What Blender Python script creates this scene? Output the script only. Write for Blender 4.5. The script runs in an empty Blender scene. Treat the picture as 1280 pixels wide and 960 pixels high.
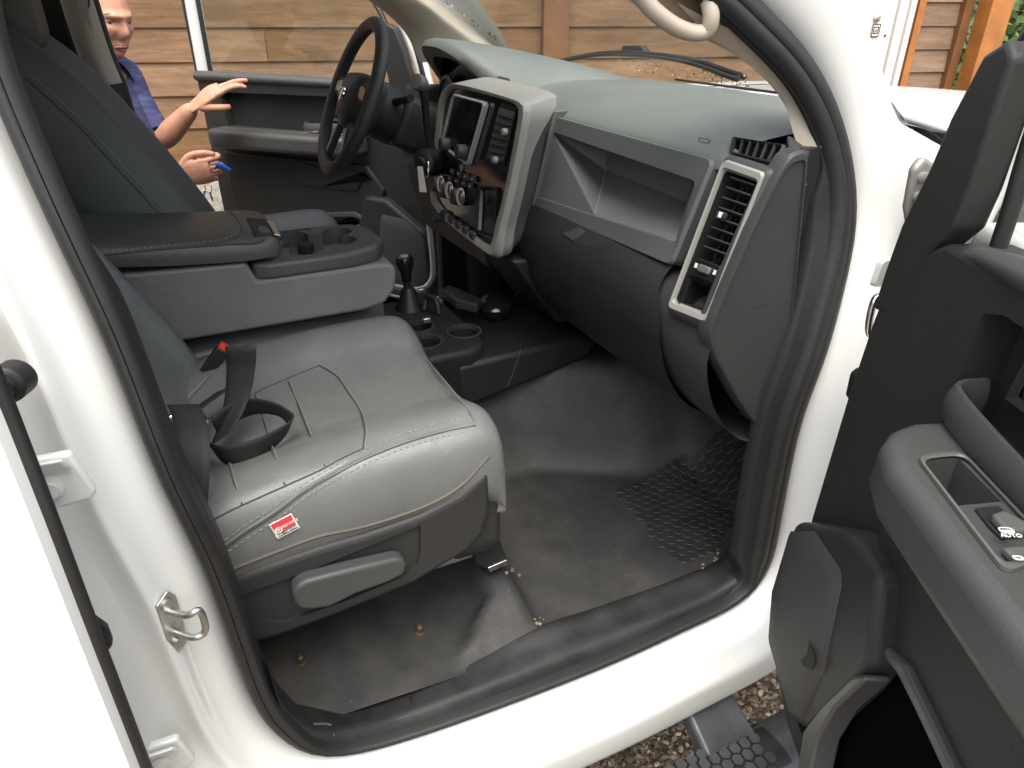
import bpy, bmesh, math, random
from mathutils import Vector, Matrix
from mathutils.bvhtree import BVHTree
random.seed(7)
R_ = math.radians
V = Vector
SC = bpy.context.scene
COL = SC.collection
# ------------------------------------------------------------------ camera, sky, sun, exposure
CAM = V((1.53, 0.0, 1.62)); PITCH = R_(28.05); HEAD = R_(25.4); FPX = 863.0
fh = V((-math.cos(HEAD), math.sin(HEAD), 0)); RT = V((math.sin(HEAD), math.cos(HEAD), 0))
FW = fh * math.cos(PITCH) + V((0, 0, -math.sin(PITCH))); UP = RT.cross(FW)
cd = bpy.data.cameras.new('camera'); cam = bpy.data.objects.new('camera', cd); COL.objects.link(cam)
cd.sensor_width = 36.0; cd.lens = FPX / 1280 * 36; cd.clip_start = 0.02; cd.clip_end = 2000
m = Matrix((RT, UP, -FW)).transposed().to_4x4(); m.translation = CAM; cam.matrix_world = m
SC.camera = cam
w = bpy.data.worlds.new('World'); SC.world = w; w.use_nodes = True
nt = w.node_tree; bg = nt.nodes['Background']; sk = nt.nodes.new('ShaderNodeTexSky')
SUN_EL, SUN_AZ = R_(66), R_(112)       # azimuth clockwise from +Y
sk.sky_type = 'NISHITA'; sk.sun_disc = False; sk.sun_elevation = SUN_EL; sk.sun_rotation = SUN_AZ
sk.air_density = 1.0; sk.dust_density = 4.0; sk.ozone_density = 1.0
tn = nt.nodes.new('ShaderNodeMix'); tn.data_type = 'RGBA'; tn.blend_type = 'MULTIPLY'; tn.inputs[0].default_value = 1; tn.inputs[7].default_value = (1.0, .985, .94, 1)   # hazy white overcast
hs = nt.nodes.new('ShaderNodeHueSaturation'); hs.inputs['Saturation'].default_value = .55; nt.links.new(sk.outputs[0], hs.inputs['Color'])
nt.links.new(hs.outputs[0], tn.inputs[6]); nt.links.new(tn.outputs[2], bg.inputs[0]); bg.inputs[1].default_value = 0.15
sl = bpy.data.lights.new('sun', 'SUN'); sl.energy = 1.0; sl.angle = R_(60); sl.color = (1, .96, .9)
so = bpy.data.objects.new('sun', sl); COL.objects.link(so)
sd = V((math.sin(SUN_AZ) * math.cos(SUN_EL), math.cos(SUN_AZ) * math.cos(SUN_EL), math.sin(SUN_EL)))
so.rotation_euler = sd.to_track_quat('Z', 'Y').to_euler(); so.location = sd * 30
vs = SC.view_settings; vs.view_transform = 'Standard'; vs.look = 'None'; vs.gamma = 1; vs.use_curve_mapping = False
vs.exposure = 1.58
SC.cycles.max_bounces = 8; SC.cycles.transparent_max_bounces = 12
SC.cycles.use_denoising = True

# ------------------------------------------------------------------ helpers: measuring
def P(px, py, x=None, y=None, z=None, h=None):
    """point of a real plane (x=, y=, z= or distance h along the heading) that a sight line meets"""
    D = FW + RT * ((px - 640) / FPX) - UP * ((py - 480) / FPX)
    if x is not None: t = (x - CAM.x) / D.x
    elif y is not None: t = (y - CAM.y) / D.y
    elif z is not None: t = (z - CAM.z) / D.z
    else: t = h / D.dot(fh)
    return CAM + D * t
def ray(px, py): return (FW + RT * ((px - 640) / FPX) - UP * ((py - 480) / FPX)).normalized()
def cr(pts, n, closed=False):
    """Catmull-Rom resample to n points, even in arc length"""
    pts = [V(p) for p in pts]; k = len(pts)
    if k == 1: return [pts[0].copy() for _ in range(n)]
    def at(i):
        if closed: return pts[i % k]
        if i < 0: return pts[0] * 2 - pts[1]
        if i >= k: return pts[-1] * 2 - pts[-2]
        return pts[i]
    dense = []; segs = k if closed else k - 1; S = max(8, 3 * n // max(1, segs))
    for i in range(segs):
        a, b, c, d = at(i - 1), at(i), at(i + 1), at(i + 2)
        for j in range(S):
            t = j / S
            dense.append(0.5 * ((2 * b) + (c - a) * t + (2 * a - 5 * b + 4 * c - d) * t * t + (3 * b - a - 3 * c + d) * t ** 3))
    dense.append(pts[0].copy() if closed else pts[-1].copy())
    L = [0.0]
    for i in range(1, len(dense)): L.append(L[-1] + (dense[i] - dense[i - 1]).length)
    tot = L[-1]; out = []; j = 0; m_ = n if closed else n - 1
    for i in range(n):
        s = tot * i / max(1, m_)
        while j < len(L) - 2 and L[j + 1] < s: j += 1
        u = (s - L[j]) / max(1e-9, L[j + 1] - L[j]); out.append(dense[j].lerp(dense[j + 1], min(1, max(0, u))))
    return out
def lin(a, b, t): return a + (b - a) * t
def sst(a, b, x):
    t = min(1, max(0, (x - a) / (b - a))); return t * t * (3 - 2 * t)

# ------------------------------------------------------------------ helpers: objects
def thing(name, label, cat, loc=(0, 0, 0), group=None, kind=None):
    o = bpy.data.objects.new(name, None); COL.objects.link(o); o.location = loc; o.empty_display_size = .1
    tag(o, label, cat, group, kind); return o
def tag(o, label=None, cat=None, group=None, kind=None):
    if label: o['label'] = label
    if cat: o['category'] = cat
    if group: o['group'] = group
    if kind: o['kind'] = kind
    return o
def top_loc(o):
    l = V((0, 0, 0))
    while o is not None: l += o.location; o = o.parent
    return l
def link(name, me, mat, parent=None, smooth=35):
    o = bpy.data.objects.new(name, me); COL.objects.link(o)
    if mat: me.materials.clear(); me.materials.append(mat)
    if parent is not None:
        o.parent = parent; o.location = -top_loc(parent)
    if smooth:
        for p in me.polygons: p.use_smooth = True
        try: me.set_sharp_from_angle(angle=R_(smooth))
        except Exception: pass
    return o
def from_bm(name, bm, mat, parent=None, smooth=35):
    bmesh.ops.recalc_face_normals(bm, faces=bm.faces[:])
    me = bpy.data.meshes.new(name); bm.to_mesh(me); bm.free(); return link(name, me, mat, parent, smooth)
def baked(o):
    """apply the modifiers of o without operators"""
    dg = bpy.context.evaluated_depsgraph_get(); dg.update()
    me = bpy.data.meshes.new_from_object(o.evaluated_get(dg), depsgraph=dg)
    o.modifiers.clear(); o.data = me
    return o
def grid_bm(rows, closed_u=False, closed_v=False, bm=None):
    bm = bm or bmesh.new(); vv = [[bm.verts.new(p) for p in r] for r in rows]
    nr, nc = len(rows), len(rows[0])
    for i in range(nr if closed_v else nr - 1):
        for j in range(nc if closed_u else nc - 1):
            a, b, c, d = vv[i][j], vv[i][(j + 1) % nc], vv[(i + 1) % nr][(j + 1) % nc], vv[(i + 1) % nr][j]
            try: bm.faces.new((a, b, c, d))
            except Exception: pass
    return bm
def sheet(name, rows, mat, parent, nu=24, nv=24, solid=0, offset=-1, closed=False, linear_v=False, smooth=40):
    """surface through rows of control points"""
    R0 = [cr(r, nu, closed) for r in rows]
    cols = []
    if linear_v:
        out = []
        per = max(1, nv // (len(R0) - 1))
        for i in range(len(R0) - 1):
            for k in range(per): out.append([R0[i][j].lerp(R0[i + 1][j], k / per) for j in range(nu)])
        out.append(R0[-1]); grid = out
    else:
        cols = [cr([r[j] for r in R0], nv) for j in range(nu)]
        grid = [[cols[j][i] for j in range(nu)] for i in range(nv)]
    bm = grid_bm(grid, closed_u=closed)
    if not solid: bmesh.ops.recalc_face_normals(bm, faces=bm.faces[:])
    me = bpy.data.meshes.new(name); bm.to_mesh(me); bm.free()
    o = link(name, me, mat, parent, smooth)
    if solid:
        md = o.modifiers.new('s', 'SOLIDIFY'); md.thickness = solid; md.offset = offset
    return o
def rings(name, loops, mat, parent, cap0=False, cap1=False, smooth=40, bm=None, keep=False):
    """loft closed loops that have equal counts"""
    bm = bm or bmesh.new(); vv = [[bm.verts.new(p) for p in l] for l in loops]; n = len(loops[0])
    for i in range(len(loops) - 1):
        for j in range(n): bm.faces.new((vv[i][j], vv[i][(j + 1) % n], vv[i + 1][(j + 1) % n], vv[i + 1][j]))
    if cap0: bm.faces.new(vv[0][::-1])
    if cap1: bm.faces.new(vv[-1])
    if keep: return bm
    return from_bm(name, bm, mat, parent, smooth)
def tube_bm(pts, r, seg=10, n=None, closed=False, bm=None, flat=None, up=None, cap=True):
    """r: number or list of radii; flat=(a,b) elliptic scale with 'up' direction"""
    n = n or max(8, 4 * len(pts)); q = cr(pts, n, closed) if n > 1 else [V(p) for p in pts]
    rr = r if isinstance(r, (list, tuple)) else [r] * 2
    bm = bm or bmesh.new(); loops = []; prev = None
    for i in range(n):
        a = q[(i - 1) % n] if (closed or i > 0) else q[i]; b = q[(i + 1) % n] if (closed or i < n - 1) else q[i]
        t = (b - a).normalized()
        u = V(up) if up is not None else (prev if prev is not None else (V((0, 0, 1)) if abs(t.z) < .9 else V((1, 0, 0))))
        s = t.cross(u)
        if s.length < 1e-5: s = t.cross(V((1, .3, 0)))
        s.normalize(); u = s.cross(t).normalized(); prev = u
        f = i / max(1, n - 1) * (len(rr) - 1); k = min(int(f), len(rr) - 2); rad = lin(rr[k], rr[k + 1], f - k)
        fa, fb = flat or (1, 1)
        loops.append([q[i] + s * (rad * fa * math.cos(2 * math.pi * j / seg)) + u * (rad * fb * math.sin(2 * math.pi * j / seg)) for j in range(seg)])
    vv = [[bm.verts.new(p) for p in l] for l in loops]
    for i in range(n if closed else n - 1):
        for j in range(seg): bm.faces.new((vv[i][j], vv[i][(j + 1) % seg], vv[(i + 1) % n][(j + 1) % seg], vv[(i + 1) % n][j]))
    if cap and not closed: bm.faces.new(vv[0][::-1]); bm.faces.new(vv[-1])
    return bm
def tube(name, pts, r, mat, parent, **k): return from_bm(name, tube_bm(pts, r, **k), mat, parent, 50)
def ribbon(name, pts, side, width, mat, parent, n=30, thick=.0015):
    """strap: centre path + side directions (one per point or one)"""
    q = cr(pts, n); sd_ = [V(s) for s in (side if isinstance(side, list) else [side] * 2)]
    ss = cr(sd_, n) if len(sd_) > 2 else [sd_[0].lerp(sd_[1], i / (n - 1)) for i in range(n)]
    rows = [[q[i] + ss[i].normalized() * (width * (k / 4 - .5)) for k in range(5)] for i in range(n)]
    bm = grid_bm(rows); me = bpy.data.meshes.new(name); bm.to_mesh(me); bm.free()
    o = link(name, me, mat, parent, 60); md = o.modifiers.new('s', 'SOLIDIFY'); md.thickness = thick; md.offset = 0
    return o
def prism_bm(outline, vec, bm=None):
    bm = bm or bmesh.new(); a = [bm.verts.new(V(p)) for p in outline]; b = [bm.verts.new(V(p) + V(vec)) for p in outline]; n = len(a)
    bm.faces.new(a[::-1]); bm.faces.new(b)
    for i in range(n): bm.faces.new((a[i], a[(i + 1) % n], b[(i + 1) % n], b[i]))
    return bm
def bevel(o, wd, seg=3, ang=30):
    md = o.modifiers.new('b', 'BEVEL'); md.width = wd; md.segments = seg; md.limit_method = 'ANGLE'; md.angle_limit = R_(ang); md.harden_normals = False
    return o
def prism(name, outline, vec, mat, parent, bev=0, seg=3):
    o = from_bm(name, prism_bm(outline, vec), mat, parent)
    return bevel(o, bev, seg) if bev else o
def box_bm(c, s, rot=None, bm=None):
    bm = bm or bmesh.new(); M = Matrix.Translation(V(c)) @ (rot.to_4x4() if rot is not None else Matrix()) @ Matrix.Diagonal((s[0], s[1], s[2], 1))
    bmesh.ops.create_cube(bm, size=1, matrix=M); return bm
def box(name, c, s, mat, parent, bev=0, rot=None, seg=3):
    o = from_bm(name, box_bm(c, s, rot), mat, parent); return bevel(o, bev, seg) if bev else o
def frame_rot(ex, ey, ez): return Matrix((V(ex), V(ey), V(ez))).transposed()
def lathe_bm(prof, origin, axis, seg=24, bm=None):
    """prof: (radius, height along the axis)"""
    ax = V(axis).normalized(); s = ax.cross(V((0, 0, 1)) if abs(ax.z) < .9 else V((1, 0, 0))).normalized(); u = s.cross(ax)
    bm = bm or bmesh.new(); loops = []
    for r, h in prof: loops.append([bm.verts.new(V(origin) + ax * h + (s * math.cos(2 * math.pi * j / seg) + u * math.sin(2 * math.pi * j / seg)) * max(r, 1e-4)) for j in range(seg)])
    for i in range(len(loops) - 1):
        for j in range(seg): bm.faces.new((loops[i][j], loops[i][(j + 1) % seg], loops[i + 1][(j + 1) % seg], loops[i + 1][j]))
    bm.faces.new(loops[0][::-1]); bm.faces.new(loops[-1]); return bm
def lathe(name, prof, origin, axis, mat, parent, seg=24): return from_bm(name, lathe_bm(prof, origin, axis, seg), mat, parent, 40)
def cut(o, bms):
    """boolean difference with temporary cutters"""
    tmp = []
    for b in bms:
        bmesh.ops.recalc_face_normals(b, faces=b.faces[:])
        me = bpy.data.meshes.new('cutter'); b.to_mesh(me); b.free(); c = bpy.data.objects.new('cutter', me); COL.objects.link(c); tmp.append(c)
        md = o.modifiers.new('c', 'BOOLEAN'); md.operation = 'DIFFERENCE'; md.object = c; md.solver = 'EXACT'
        if o.parent: c.location = (0, 0, 0)
    baked(o)
    for c in tmp:
        me = c.data; bpy.data.objects.remove(c); bpy.data.meshes.remove(me)
    return o
def bvh_of(o):
    dg = bpy.context.evaluated_depsgraph_get(); dg.update(); me = o.evaluated_get(dg).to_mesh()
    mw = o.matrix_world if False else Matrix.Translation(top_loc(o))
    t = BVHTree.FromPolygons([mw @ v.co for v in me.vertices], [tuple(p.vertices) for p in me.polygons]); return t
def hit(tree, px, py, lift=.002):
    loc, no, i, d = tree.ray_cast(CAM, ray(px, py))
    if loc is None: return None
    if no.dot(ray(px, py)) > 0: no = -no
    return loc + no * lift
def seam(name, tree, pix, r, mat, parent, lift=.0, n=None):
    q = [hit(tree, a, b, lift) for a, b in pix]; q = [p for p in q if p is not None]
    return tube(name, q, r, mat, parent, seg=6, n=n or 6 * len(q)) if len(q) > 1 else None
def rrect(c, ex, ey, wx, wy, r, k=5):
    """rounded rectangle loop in a plane"""
    c, ex, ey = V(c), V(ex), V(ey); out = []
    for sx, sy, a0 in ((1, 1, 0), (-1, 1, 90), (-1, -1, 180), (1, -1, 270)):
        for i in range(k):
            a = R_(a0 + 90 * i / (k - 1)); out.append(c + ex * (sx * (wx / 2 - r) + r * math.cos(a)) + ey * (sy * (wy / 2 - r) + r * math.sin(a)))
    return out
def rquad(c4, r, k=5):
    """rounded loop round a 3D quad given as four corners"""
    out = []
    for i in range(len(c4)):
        p, a, b = V(c4[i]), V(c4[i - 1]), V(c4[(i + 1) % len(c4)]); da = (a - p).normalized() * r; db = (b - p).normalized() * r
        for j in range(k):
            t = j / (k - 1); out.append((p + da) * (1 - t) ** 2 + p * 2 * t * (1 - t) + (p + db) * t * t)
    return out
def text_obj(name, s, loc, ex, ey, size, mat, parent, depth=.0004, bold=0):
    cu = bpy.data.curves.new(name, 'FONT'); cu.body = s; cu.size = size; cu.align_x = 'CENTER'; cu.align_y = 'CENTER'; cu.extrude = depth; cu.offset = bold; cu.resolution_u = 3
    t = bpy.data.objects.new(name, cu); COL.objects.link(t)
    dg = bpy.context.evaluated_depsgraph_get(); dg.update(); me = bpy.data.meshes.new_from_object(t.evaluated_get(dg), depsgraph=dg)
    bpy.data.objects.remove(t)
    ex, ey = V(ex).normalized(), V(ey).normalized(); ez = ex.cross(ey).normalized(); ey = ez.cross(ex)
    M = frame_rot(ex, ey, ez).to_4x4(); M.translation = V(loc); me.transform(M)
    return link(name, me, mat, parent, 0)

# ------------------------------------------------------------------ materials
def mat(name, col, rough=.5, metal=0, bump=0, bscale=200, var=0, vscale=6, coat=0, spec=.5, sheen=0, bdist=.001, rvar=0, b2=None):
    m_ = bpy.data.materials.new(name); m_.use_nodes = True; N = m_.node_tree.nodes; L = m_.node_tree.links
    b = N['Principled BSDF']; b.inputs['Base Color'].default_value = (*col, 1); b.inputs['Roughness'].default_value = rough
    b.inputs['Metallic'].default_value = metal; b.inputs['Coat Weight'].default_value = coat; b.inputs['Specular IOR Level'].default_value = spec
    b.inputs['Sheen Weight'].default_value = sheen
    tc = N.new('ShaderNodeTexCoord')
    if bump:
        n = N.new('ShaderNodeTexNoise'); n.inputs['Scale'].default_value = bscale; n.inputs['Detail'].default_value = 3; L.new(tc.outputs['Object'], n.inputs['Vector'])
        bp = N.new('ShaderNodeBump'); bp.inputs['Strength'].default_value = bump; bp.inputs['Distance'].default_value = bdist
        L.new(n.outputs['Fac'], bp.inputs['Height']); L.new(bp.outputs[0], b.inputs['Normal'])
        if b2:
            n3 = N.new('ShaderNodeTexNoise'); n3.inputs['Scale'].default_value = b2[1]; n3.inputs['Detail'].default_value = 4; n3.inputs['Distortion'].default_value = 1.2; L.new(tc.outputs['Object'], n3.inputs['Vector'])
            bq_ = N.new('ShaderNodeBump'); bq_.inputs['Strength'].default_value = b2[0]; bq_.inputs['Distance'].default_value = b2[2]; L.new(n3.outputs['Fac'], bq_.inputs['Height']); L.new(bq_.outputs[0], bp.inputs['Normal'])
    if var or rvar:
        n2 = N.new('ShaderNodeTexNoise'); n2.inputs['Scale'].default_value = vscale; n2.inputs['Detail'].default_value = 6; n2.inputs['Roughness'].default_value = .65
        L.new(tc.outputs['Object'], n2.inputs['Vector'])
    if var:
        rp = N.new('ShaderNodeValToRGB'); rp.color_ramp.elements[0].position = .3; rp.color_ramp.elements[1].position = .7
        rp.color_ramp.elements[0].color = (*[c * (1 - var) for c in col], 1); rp.color_ramp.elements[1].color = (*[min(1, c * (1 + var)) for c in col], 1)
        L.new(n2.outputs['Fac'], rp.inputs[0]); L.new(rp.outputs[0], b.inputs['Base Color'])
    if rvar:
        mr = N.new('ShaderNodeMapRange'); mr.inputs[1].default_value = .3; mr.inputs[2].default_value = .7; mr.inputs[3].default_value = max(.02, rough - rvar); mr.inputs[4].default_value = min(1, rough + rvar)
        L.new(n2.outputs['Fac'], mr.inputs[0]); L.new(mr.outputs[0], b.inputs['Roughness'])
    return m_
M = {}
M['white'] = mat('white_paint', (.67, .68, .655), .24, coat=.5, bump=.04, bscale=4, bdist=.012)
M['rubber'] = mat('black_rubber', (.013, .013, .013), .5, bump=.15, bscale=260, var=.25, vscale=14)
M['black'] = mat('black_plastic', (.015, .015, .015), .5, spec=.35, bump=.35, bscale=900, rvar=.08, vscale=9)
M['char'] = mat('charcoal_plastic', (.034, .035, .035), .5, spec=.4, bump=.4, bscale=800, var=.08, rvar=.08)
M['gray'] = mat('gray_plastic', (.085, .092, .092), .48, bump=.4, bscale=800, var=.06)
M['pad'] = mat('dash_pad_vinyl', (.115, .128, .118), .52, bump=.5, bscale=700, var=.1, vscale=5, rvar=.08)
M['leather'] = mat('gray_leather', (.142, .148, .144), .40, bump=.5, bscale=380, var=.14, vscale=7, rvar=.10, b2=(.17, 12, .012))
M['leather_side'] = mat('gray_vinyl', (.140, .143, .136), .48, bump=.5, bscale=380, var=.1, vscale=7, b2=(.2, 14, .01))
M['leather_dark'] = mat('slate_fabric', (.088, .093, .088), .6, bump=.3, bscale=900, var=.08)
M['thread'] = mat('seam_thread', (.24, .24, .225), .8)
M['groove'] = mat('seam_groove', (.05, .052, .05), .8)
M['shield'] = mat('seat_plastic', (.026, .026, .026), .5, bump=.4, bscale=700, spec=.35)
M['lever'] = mat('lever_plastic', (.05, .051, .052), .45, bump=.3, bscale=700, spec=.4)
M['sillm'] = mat('sill_plastic', (.020, .021, .021), .5, bump=.5, bscale=420, var=.5, vscale=11, rvar=.12, spec=.4)
M['satin'] = mat('satin_silver', (.55, .55, .54), .28, metal=.5)
M['traym'] = mat('tray_plastic', (.06, .063, .06), .45, bump=.3, bscale=700)
M['silver'] = mat('silver_trim', (.27, .27, .25), .4, metal=.15, bump=.1, bscale=900)
M['chrome'] = mat('chrome', (.8, .8, .8), .12, metal=1)
M['steel'] = mat('zinc_steel', (.5, .5, .48), .35, metal=1, var=.3, vscale=30)
M['cream'] = mat('cream_trim', (.40, .35, .285), .6, bump=.25, bscale=600)
M['headliner'] = mat('headliner_cloth', (.45, .43, .38), .9, bump=.3, bscale=500)
M['rust'] = mat('rusty_bolt', (.10, .075, .05), .5, metal=.5, var=.4, vscale=80)
M['cubby'] = mat('storage_liner', (.11, .115, .115), .6, bump=.4, bscale=500)
M['shade_black'] = mat('painted_shade', (.004, .004, .004), 1, spec=0)  # flat black that paints in the shade of deep openings
M['rimg'] = mat('pocket_edge', (.07, .07, .068), .42, bump=.3, bscale=700)
M['pocket'] = mat('handle_recess', (.17, .12, .075), .7)
M['lidm'] = mat('lid_vinyl', (.075, .077, .073), .45, bump=.5, bscale=380, var=.1, vscale=7, b2=(.12, 14, .01))
M['mirrorg'] = mat('mirror_glass', (.45, .5, .47), .03, metal=1)
M['pipe'] = mat('tan_piping', (.10, .09, .072), .6)
M['hinge'] = mat('bare_hinge', (.34, .33, .31), .45, metal=.4, var=.2, vscale=30)
M['dark'] = mat('matte_black', (.008, .008, .008), .7)
M['gloss'] = mat('gloss_black', (.01, .01, .011), .12)
M['belt'] = mat('belt_webbing', (.026, .0255, .025), .7, bump=.5, bscale=500, spec=.3)
M['red'] = mat('red_plastic', (.75, .045, .03), .4)
M['tagred'] = mat('red_patch', (.62, .04, .05), .7, bump=.3, bscale=1500)
M['tagwhite'] = mat('patch_thread_white', (.68, .65, .58), .8, bump=.4, bscale=2000)
M['skin'] = mat('skin', (.50, .25, .165), .55, bump=.6, bscale=150, var=.16, vscale=40)
M['hair'] = mat('gray_hair', (.28, .25, .22), .7, bump=.6, bscale=300)
M['eye'] = mat('eye_white', (.5, .46, .42), .3)
M['iris'] = mat('iris', (.03, .025, .02), .3)
M['lips'] = mat('lips', (.36, .13, .11), .5)
M['shorts'] = mat('cream_cotton', (.55, .5, .42), .9, bump=.5, bscale=60, bdist=.004)
M['blue'] = mat('blue_plastic', (.01, .09, .45), .35)
M['gravel_a'] = mat('pebble', (.20, .15, .105), .9, var=.7, vscale=60)
M['step'] = mat('step_tread', (.05, .052, .055), .55, bump=.4, bscale=300, var=.35, vscale=20)
M['steptube'] = mat('step_tube_paint', (.06, .062, .066), .35, bump=.3, bscale=300, var=.3, vscale=18)
M['stone'] = mat('foundation_stone', (.36, .33, .28), .9, bump=.8, bscale=14, bdist=.03, var=.3, vscale=9)
M['white_wood'] = mat('white_door_paint', (.72, .70, .66), .5)
M['orange_wood'] = mat('stained_post', (.36, .14, .035), .55, bump=.3, bscale=40, var=.25, vscale=7)
M['dark_wood'] = mat('dark_stained_wood', (.17, .07, .025), .6, bump=.3, bscale=40, var=.25)
M['leaf'] = mat('leaf_green', (.07, .13, .03), .6, var=.5, vscale=8)
M['deadleaf'] = mat('dry_leaf', (.28, .19, .07), .8, var=.5, vscale=40)
M['asph'] = mat('shoe', (.08, .06, .05), .7)
def glass_mat(name, tint=(.93, .96, .94), refl=.9):
    m_ = bpy.data.materials.new(name); m_.use_nodes = True; N = m_.node_tree.nodes; L = m_.node_tree.links
    N.remove(N['Principled BSDF']); out = N['Material Output']
    t = N.new('ShaderNodeBsdfTransparent'); t.inputs[0].default_value = (*tint, 1); g = N.new('ShaderNodeBsdfGlossy'); g.inputs['Roughness'].default_value = .01
    lw_ = N.new('ShaderNodeLayerWeight'); lw_.inputs[0].default_value = .5; pw = N.new('ShaderNodeMath'); pw.operation = 'POWER'; pw.inputs[1].default_value = 5; L.new(lw_.outputs['Facing'], pw.inputs[0])
    f = N.new('ShaderNodeMath'); f.operation = 'MULTIPLY_ADD'; f.inputs[1].default_value = .94; f.inputs[2].default_value = .05; L.new(pw.outputs[0], f.inputs[0]); mx = N.new('ShaderNodeMixShader')
    L.new(f.outputs[0], mx.inputs[0]); L.new(t.outputs[0], mx.inputs[1]); L.new(g.outputs[0], mx.inputs[2]); L.new(mx.outputs[0], out.inputs[0]); return m_
M['glass'] = glass_mat('window_glass'); M['tint'] = glass_mat('tinted_glass', (.35, .4, .38))
def wood_mat(name, axis, c1, c2, c3):
    """weathered boards: grain along the wall, tone changing per board"""
    m_ = bpy.data.materials.new(name); m_.use_nodes = True; N = m_.node_tree.nodes; L = m_.node_tree.links; b = N['Principled BSDF']
    tc = N.new('ShaderNodeTexCoord'); mp = N.new('ShaderNodeMapping'); mp.inputs['Rotation'].default_value = (0, 0, -axis); mp.inputs['Scale'].default_value = (1, 1, 1)
    L.new(tc.outputs['Object'], mp.inputs[0])
    mp2 = N.new('ShaderNodeMapping'); mp2.inputs['Scale'].default_value = (1.5, 1.5, 15); L.new(mp.outputs[0], mp2.inputs[0])
    n = N.new('ShaderNodeTexNoise'); n.inputs['Scale'].default_value = 2.2; n.inputs['Detail'].default_value = 8; n.inputs['Roughness'].default_value = .7; n.inputs['Distortion'].default_value = .6; L.new(mp2.outputs[0], n.inputs['Vector'])
    rp = N.new('ShaderNodeValToRGB'); e = rp.color_ramp.elements; e[0].position = .3; e[0].color = (*c1, 1); e[1].position = .75; e[1].color = (*c3, 1); k = e.new(.52); k.color = (*c2, 1)
    L.new(n.outputs['Fac'], rp.inputs[0])
    at = N.new('ShaderNodeAttribute'); at.attribute_name = 'tone'
    hv = N.new('ShaderNodeHueSaturation'); L.new(rp.outputs[0], hv.inputs['Color'])
    mr = N.new('ShaderNodeMapRange'); mr.inputs[3].default_value = .66; mr.inputs[4].default_value = 1.3; L.new(at.outputs['Fac'], mr.inputs[0]); L.new(mr.outputs[0], hv.inputs['Value'])
    mr2 = N.new('ShaderNodeMapRange'); mr2.inputs[3].default_value = 1.1; mr2.inputs[4].default_value = .85; L.new(at.outputs['Fac'], mr2.inputs[0]); L.new(mr2.outputs[0], hv.inputs['Saturation'])
    # knots
    vo = N.new('ShaderNodeTexVoronoi'); mp3 = N.new('ShaderNodeMapping'); mp3.inputs['Scale'].default_value = (1.6, 1.6, 4.2); L.new(mp.outputs[0], mp3.inputs[0]); L.new(mp3.outputs[0], vo.inputs['Vector']); vo.inputs['Scale'].default_value = 1.3
    kr = N.new('ShaderNodeValToRGB'); kr.color_ramp.elements[0].position = .03; kr.color_ramp.elements[0].color = (.35, .25, .18, 1); kr.color_ramp.elements[1].position = .085; kr.color_ramp.elements[1].color = (1, 1, 1, 1); L.new(vo.outputs['Distance'], kr.inputs[0])
    mu = N.new('ShaderNodeMix'); mu.data_type = 'RGBA'; mu.blend_type = 'MULTIPLY'; mu.inputs[0].default_value = .7; L.new(hv.outputs[0], mu.inputs[6]); L.new(kr.outputs[0], mu.inputs[7])
    ns = N.new('ShaderNodeTexNoise'); ns.inputs['Scale'].default_value = 1.7; ns.inputs['Detail'].default_value = 9; ns.inputs['Roughness'].default_value = .7; mp4 = N.new('ShaderNodeMapping'); mp4.inputs['Scale'].default_value = (1, 1, 3.2); L.new(mp.outputs[0], mp4.inputs[0]); L.new(mp4.outputs[0], ns.inputs['Vector'])
    rs = N.new('ShaderNodeValToRGB'); rs.color_ramp.elements[0].position = .34; rs.color_ramp.elements[0].color = (.62, .60, .58, 1); rs.color_ramp.elements[1].position = .62; rs.color_ramp.elements[1].color = (1.1, 1.06, 1.0, 1); L.new(ns.outputs['Fac'], rs.inputs[0])
    m5 = N.new('ShaderNodeMix'); m5.data_type = 'RGBA'; m5.blend_type = 'MULTIPLY'; m5.inputs[0].default_value = .85; L.new(mu.outputs[2], m5.inputs[6]); L.new(rs.outputs[0], m5.inputs[7])
    L.new(m5.outputs[2], b.inputs['Base Color']); b.inputs['Roughness'].default_value = .75
    bp = N.new('ShaderNodeBump'); bp.inputs['Strength'].default_value = .4; bp.inputs['Distance'].default_value = .003; L.new(n.outputs['Fac'], bp.inputs['Height']); L.new(bp.outputs[0], b.inputs['Normal'])
    return m_
M['wood'] = wood_mat('weathered_board', math.pi / 2 - HEAD, (.15, .076, .034), (.23, .126, .058), (.295, .18, .094))
M['wood2'] = wood_mat('gray_board', math.pi / 2 - HEAD, (.20, .12, .08), (.28, .19, .13), (.35, .26, .19))
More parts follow.
